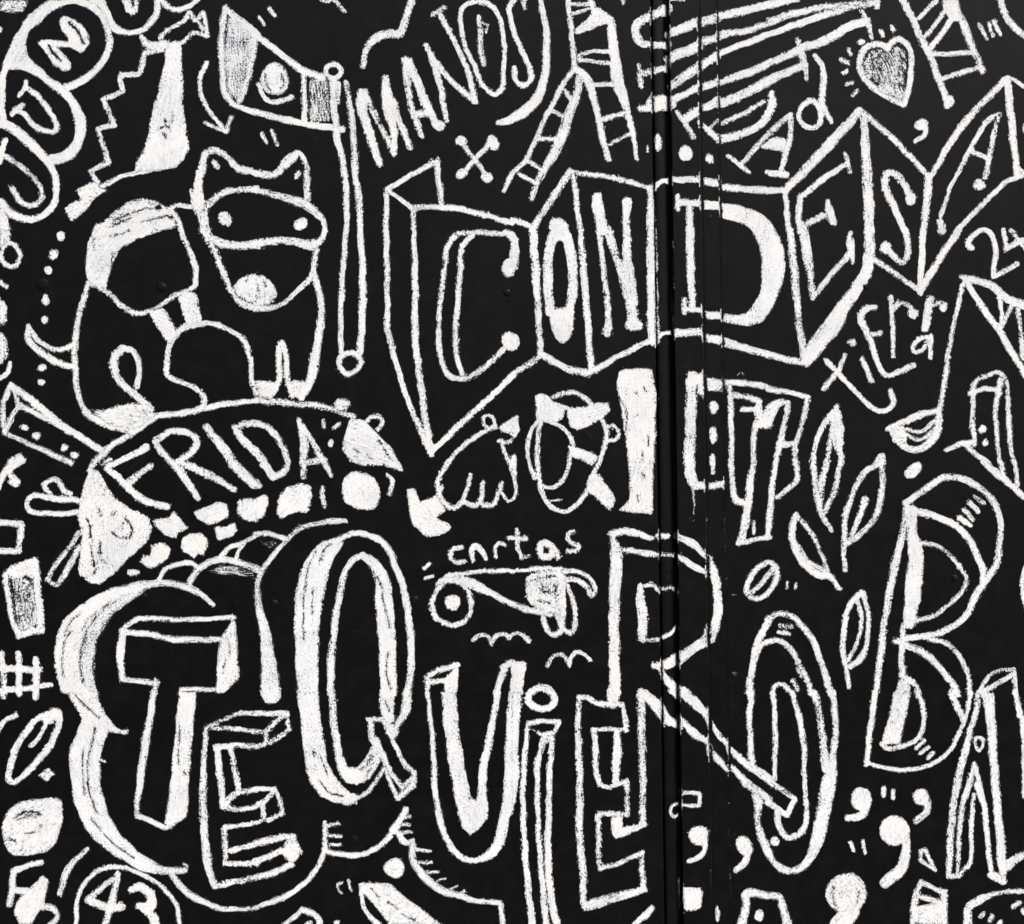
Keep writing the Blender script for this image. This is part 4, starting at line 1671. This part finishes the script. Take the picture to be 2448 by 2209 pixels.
# ------------------------------------------------------------------ drawing engine
XS = np.concatenate([np.arange(-60, 1545, 3.0), np.arange(1545, 1770, 1.0), np.arange(1770, 2515, 3.0)])
YS = np.arange(-45, 2258, 3.0)
MARGIN = 6.0

def catmull(P, closed):
    """P: (n,3) x,y,width -> densely sampled."""
    n = len(P)
    if n < 3 and not closed:
        return P
    out = []
    segs = n if closed else n - 1
    for i in range(segs):
        if closed:
            p0, p1, p2, p3 = P[(i - 1) % n], P[i], P[(i + 1) % n], P[(i + 2) % n]
        else:
            p1, p2 = P[i], P[i + 1]
            p0 = P[i - 1] if i > 0 else 2 * p1 - p2
            p3 = P[i + 2] if i + 2 < n else 2 * p2 - p1
        d1 = max(np.hypot(*(p2 - p1)[:2]), 1e-3)
        d0 = max(np.hypot(*(p1 - p0)[:2]), 1e-3)
        d2 = max(np.hypot(*(p3 - p2)[:2]), 1e-3)
        m1 = 0.5 * ((p1 - p0) / d0 + (p2 - p1) / d1) * d1
        m2 = 0.5 * ((p2 - p1) / d1 + (p3 - p2) / d2) * d1
        k = max(2, int(d1 / 5.0))
        t = np.linspace(0, 1, k, endpoint=False)[:, None]
        h = (2*t**3-3*t**2+1)*p1 + (t**3-2*t**2+t)*m1 + (-2*t**3+3*t**2)*p2 + (t**3-t**2)*m2
        h[:, 2] = (p1[2] + (p2[2] - p1[2]) * t[:, 0])
        out.append(h)
    out.append((P[:1] if closed else P[-1:]))
    return np.vstack(out)

def chaikin(P, keep, r=0.12, it=1):
    """round the corners of a closed outline, except the ones marked keep"""
    for _ in range(it):
        out, kk = [], []
        n = len(P)
        for i in range(n):
            if keep[i]:
                out.append(P[i]); kk.append(True)
            else:
                out += [P[i] * (1 - r) + P[i - 1] * r, P[i] * (1 - r) + P[(i + 1) % n] * r]; kk += [False, False]
        P, keep = np.array(out), kk
    return P

def wobble(X, Y):
    """slow unsteadiness of the hand"""
    return (X + 0.8 * np.sin(Y / 13.0 + 1.7 * np.sin(X / 31.0)) + 0.4 * np.sin(Y / 5.7 + X / 11.0),
            Y + 0.8 * np.sin(X / 12.0 + 1.9 * np.sin(Y / 29.0)) + 0.4 * np.sin(X / 6.1 - Y / 9.0))

def window(x0, x1, y0, y1):
    a, b = np.searchsorted(XS, [x0, x1])
    c, d = np.searchsorted(YS, [y0, y1])
    return max(a - 1, 0), min(b + 1, len(XS)), max(c - 1, 0), min(d + 1, len(YS))

class Layer:
    def __init__(self):
        self.prims = []
    def build(self):
        x0 = min(p['box'][0] for p in self.prims if not p['erase']); x1 = max(p['box'][1] for p in self.prims if not p['erase'])
        y0 = min(p['box'][2] for p in self.prims if not p['erase']); y1 = max(p['box'][3] for p in self.prims if not p['erase'])
        a, b, c, d = window(x0 - 8, x1 + 8, y0 - 8, y1 + 8)
        self.win = (a, b, c, d)
        shape = (d - c, b - a)
        self.sd = np.full(shape, -99.0); self.dens = np.ones(shape)
        self.s = np.zeros(shape); self.v = np.zeros(shape)
        off = 0.0
        for p in self.prims:
            off += 137.0
            if p['kind'] == 'stroke': self.stroke(p, off)
            else: self.poly(p, off)
        # paint does not reach into the joints
        X, Y = np.meshgrid(XS[a:b], YS[c:d])
        U = X - lean(Y)
        if not self.fill_gap:
            # the brush drags paint up and down along each arris
            for u0, u1 in ((1554.5, 1557.5), (1600.5, 1603.0), (1665.0, 1668.6), (1712.0, 1714.6)):
                arris = (U > u0) & (U < u1)
                if arris.any():
                    best = self.sd.copy()
                    for k in range(1, 5):
                        for sgn in (-1, 1):
                            sh = np.full_like(best, -99.0)
                            if k < sh.shape[0]:
                                if sgn > 0: sh[k:] = self.sd[:-k]
                                else: sh[:-k] = self.sd[k:]
                            best = np.maximum(best, np.minimum(sh, 3.0) - 0.55 * k - 0.35 * np.abs(U - u1))
                    self.sd = np.where(arris, np.maximum(self.sd, best), self.sd)
            for cu, hw in ((1558.8, 2.7), (1599.0, 2.4), (1672.6, 4.9), (1716.8, 3.0)):
                self.sd = np.minimum(self.sd, np.abs(U - cu + 0.5 * np.sin(Y / 17.0)) - hw)
        return X, Y
    fill_gap = False
    def put(self, sl, sd, dens, s, v):
        cur = self.sd[sl]
        new = sd > cur
        both = (sd > 0) & (cur > 0)
        dn = np.where(both, np.maximum(self.dens[sl], dens), np.where(new, dens, self.dens[sl]))
        self.dens[sl] = dn
        self.s[sl] = np.where(new, s, self.s[sl]); self.v[sl] = np.where(new, v, self.v[sl])
        self.sd[sl] = np.maximum(cur, sd)
    def stroke(self, p, off):
        P = p['pts']
        if len(P) == 1:
            P = np.vstack([P, P + [[0.01, 0, 0]]])
        a, b, c, d = self.win
        acc = off
        # work on a local field so that one stroke keeps one distance field
        w = P[:, 2].max() / 2 + 7
        A, B, C, D = window(P[:, 0].min() - w, P[:, 0].max() + w, P[:, 1].min() - w, P[:, 1].max() + w)
        A, B, C, D = max(A, a), min(B, b), max(C, c), min(D, d)
        if A >= B or C >= D: return
        best = np.full((D - C, B - A), -99.0); bs = np.zeros_like(best); bv = np.zeros_like(best)
        for i in range(len(P) - 1):
            p1, p2 = P[i], P[i + 1]
            dx, dy = p2[0] - p1[0], p2[1] - p1[1]
            L = math.hypot(dx, dy)
            if L < 1e-6: continue
            m = max(p1[2], p2[2]) / 2 + 7
            e, f, g, h = window(min(p1[0], p2[0]) - m, max(p1[0], p2[0]) + m, min(p1[1], p2[1]) - m, max(p1[1], p2[1]) + m)
            e, f, g, h = max(e, A), min(f, B), max(g, C), min(h, D)
            if e >= f or g >= h: continue
            X, Y = wobble(XS[e:f][None, :], YS[g:h][:, None])
            t = np.clip(((X - p1[0]) * dx + (Y - p1[1]) * dy) / (L * L), 0, 1)
            ox, oy = X - (p1[0] + t * dx), Y - (p1[1] + t * dy)
            dist = np.sqrt(ox * ox + oy * oy)
            sd = (p1[2] + (p2[2] - p1[2]) * t) / 2 - dist
            side = np.sign(ox * dy - oy * dx) * dist
            sl = (slice(g - C, h - C), slice(e - A, f - A))
            n = sd > best[sl]
            best[sl] = np.where(n, sd, best[sl])
            bs[sl] = np.where(n, acc + t * L, bs[sl]); bv[sl] = np.where(n, side, bv[sl])
            acc += L
        sl = (slice(C - c, D - c), slice(A - a, B - a))
        if p['erase']:
            self.sd[sl] = np.minimum(self.sd[sl], -best)
        else:
            self.put(sl, best, p['dens'], bs, bv + off * 7)
    def poly(self, p, off):
        P = p['pts'][:, :2]
        a, b, c, d = self.win
        A, B, C, D = window(P[:, 0].min() - 8, P[:, 0].max() + 8, P[:, 1].min() - 8, P[:, 1].max() + 8)
        A, B, C, D = max(A, a), min(B, b), max(C, c), min(D, d)
        if A >= B or C >= D: return
        X, Y = wobble(XS[A:B][None, :], YS[C:D][:, None])
        dist = np.full((D - C, B - A), 1e9); inside = np.zeros((D - C, B - A), bool)
        Q = np.vstack([P, P[:1]])
        for i in range(len(P)):
            (x1, y1), (x2, y2) = Q[i], Q[i + 1]
            dx, dy = x2 - x1, y2 - y1
            L2 = dx * dx + dy * dy
            if L2 < 1e-9: continue
            t = np.clip(((X - x1) * dx + (Y - y1) * dy) / L2, 0, 1)
            dist = np.minimum(dist, np.hypot(X - x1 - t * dx, Y - y1 - t * dy))
            if dy != 0:
                cr = ((Y >= min(y1, y2)) & (Y < max(y1, y2))) & (X < x1 + (Y - y1) * dx / dy)
                inside ^= cr
        sd = np.where(inside, dist, -dist)
        sl = (slice(C - c, D - c), slice(A - a, B - a))
        if p['erase']:
            self.sd[sl] = np.minimum(self.sd[sl], -sd)
            return
        dens = p['dens']
        if dens < 0.6:
            dens = dens * np.clip(sd / 16.0 + 0.45, 0.35, 1.0)
        # scribbled along the longer side of the patch
        q = P - P.mean(0)
        w_, v_ = np.linalg.eigh(q.T @ q)
        ax = v_[:, 1]
        s = X * ax[0] + Y * ax[1] + off; v = -X * ax[1] + Y * ax[0] + off * 3
        self.put(sl, sd, dens, s, v)

def parse(data):
    things, order = {}, []
    cur = part = None
    ox = oy = 0.0; sc = 1.0
    for line in data.splitlines():
        line = line.strip()
        if not line: continue
        if line[0] == '=':
            f = line[1:].split('|')
            if f[0] not in things:
                things[f[0]] = dict(cat=f[1], label=f[2], group=f[3] if len(f) > 3 else '', parts={})
                order.append(f[0])
            cur = things[f[0]]; part = ''
            continue
        if line[0] == '@':
            a = line[1:].split(); ox, oy, sc = float(a[0]), float(a[1]), 2017.0 / float(a[2])
            continue
        if line[0] == '-':
            part = line[1:]; continue
        dens = None
        if '~' in line:
            line, dd = line.split('~'); dens = float(dd)
        tok = line.split()
        cmd = tok[0]
        erase = cmd[0] == 'e'
        if erase: cmd = cmd[1:]
        k = cmd[0]
        w = float(cmd[1:] or 0) / sc
        P = np.array([[float(t) for t in tk.split(',')] for tk in tok[1:] if ',' in tk])
        rot = math.radians(float(tok[-1])) if ',' not in tok[-1] else 0.0
        kind = 'stroke'
        if k in 'oO':
            (cx, cy), (rx, ry) = P[0][:2], P[1][:2]
            t = np.linspace(0, 2 * math.pi, 30, endpoint=False)
            ex, ey = rx * np.cos(t), ry * np.sin(t)
            rnd = 1 + 0.03 * np.sin(3 * t + cx)
            ex, ey = ex * rnd, ey * rnd
            P = np.stack([cx + ex * math.cos(-rot) - ey * math.sin(-rot) * -1, cy + ex * math.sin(-rot) * -1 + ey * math.cos(-rot)], 1)
            if rot: 
                P = np.stack([cx + ex * math.cos(rot) - ey * math.sin(rot), cy + ex * math.sin(rot) + ey * math.cos(rot)], 1)
            kind = 'poly' if k == 'O' else 'stroke'
        pts = np.zeros((len(P), 3))
        pts[:, 0] = ox + P[:, 0] / sc; pts[:, 1] = oy + P[:, 1] / sc
        pts[:, 2] = P[:, 2] / sc if P.shape[1] > 2 else w
        if k in 'sv': pts = catmull(pts, False)
        elif k == 'c' or (k == 'o'): pts = catmull(pts, True)
        elif k == 'k': pts = np.vstack([pts, pts[:1]])
        elif k == 'q': pts = catmull(pts, True); kind = 'poly'
        elif k == 'p': pts = chaikin(pts, [a < 12 or a > 2005 or b < 12 or b > 1808 for a, b in P[:, :2]]); kind = 'poly'
        if kind == 'stroke': pts[:, 2] = np.maximum(np.where(pts[:, 2] > 12, pts[:, 2] - 2.6, pts[:, 2] - 1.6), 1.2) if not erase else pts[:, 2]
        m = pts[:, 2].max() / 2 if kind == 'stroke' else 0
        box = (pts[:, 0].min() - m, pts[:, 0].max() + m, pts[:, 1].min() - m, pts[:, 1].max() + m)
        if dens is None: dens = DRY.uniform(0.78, 0.97) if kind == 'stroke' else 0.90
        elif 0.84 < dens < 0.99: dens -= 0.05
        cur['parts'].setdefault(part, []).append(dict(kind=kind, pts=pts, erase=erase, dens=dens, box=box))
    return things, order

def paint_mesh(name, prims, z_off, origin, parent=None, fill_gap=False):
    L = Layer(); L.prims = prims; L.fill_gap = fill_gap
    X, Y = L.build()
    sd = L.sd
    keep = (sd > -MARGIN)
    cell = keep[:-1, :-1] | keep[1:, :-1] | keep[:-1, 1:] | keep[1:, 1:]
    if not cell.any(): return None
    ny, nx = sd.shape
    idx = np.arange(ny * nx).reshape(ny, nx)
    f = np.stack([idx[:-1, :-1][cell], idx[1:, :-1][cell], idx[1:, 1:][cell], idx[:-1, 1:][cell]], 1)
    used, inv = np.unique(f, return_inverse=True)
    f = inv.reshape(f.shape)
    xx, yy = X.ravel()[used], Y.ravel()[used]
    dd = np.maximum.reduce([relief(xx - 1.4, yy), relief(xx, yy), relief(xx + 1.4, yy)])
    v = np.stack([wx(xx) - origin[0], -(dd + z_off) / 1000.0 - origin[1], wz(yy) - origin[2]], 1)
    ob = mesh_object(name, v, f, WHITE, parent, smooth=True)
    me = ob.data
    for nm, arr in (('sd', sd), ('dens', L.dens)):
        at = me.attributes.new(nm, 'FLOAT', 'POINT')
        at.data.foreach_set('value', arr.ravel()[used].astype(np.float32))
    at = me.attributes.new('st', 'FLOAT_VECTOR', 'POINT')
    st = np.stack([L.s.ravel()[used], L.v.ravel()[used], np.zeros(len(used))], 1)
    at.data.foreach_set('vector', st.astype(np.float32).ravel())
    return ob

DRY = random.Random(5)
things, order = parse(DATA)
count = 0
for key in order:
    T = things[key]
    allp = [p for ps in T['parts'].values() for p in ps if not p['erase']]
    cx = (min(p['box'][0] for p in allp) + max(p['box'][1] for p in allp)) / 2
    by = max(p['box'][3] for p in allp)
    org = (wx(cx), 0.0, wz(by))
    name = NAMES.get(key, key)
    if key == 'scuffs':
        for prims in T['parts'].values():
            paint_mesh('scratch', prims, 0.3, (0, 0, 0), wall, True)
        continue
    gap = key == 'seam_streak'
    parts = {k: v for k, v in T['parts'].items() if v}
    if '' in parts:
        count += 1
        root = paint_mesh(name, parts[''], 0.35 + 0.14 * (count % 12), org, None, gap)
        root.location = org
    else:
        root = bpy.data.objects.new(name, None)
        root.empty_display_size = 0.05
        COL.objects.link(root)
        root.location = org
    for pk, prims in parts.items():
        if pk == '': continue
        count += 1
        paint_mesh(pk.split('#')[0], prims, 0.35 + 0.14 * (count % 12), org, root)
    root['label'] = T['label']
    root['category'] = T['cat']
    if T['group']: root['group'] = T['group']
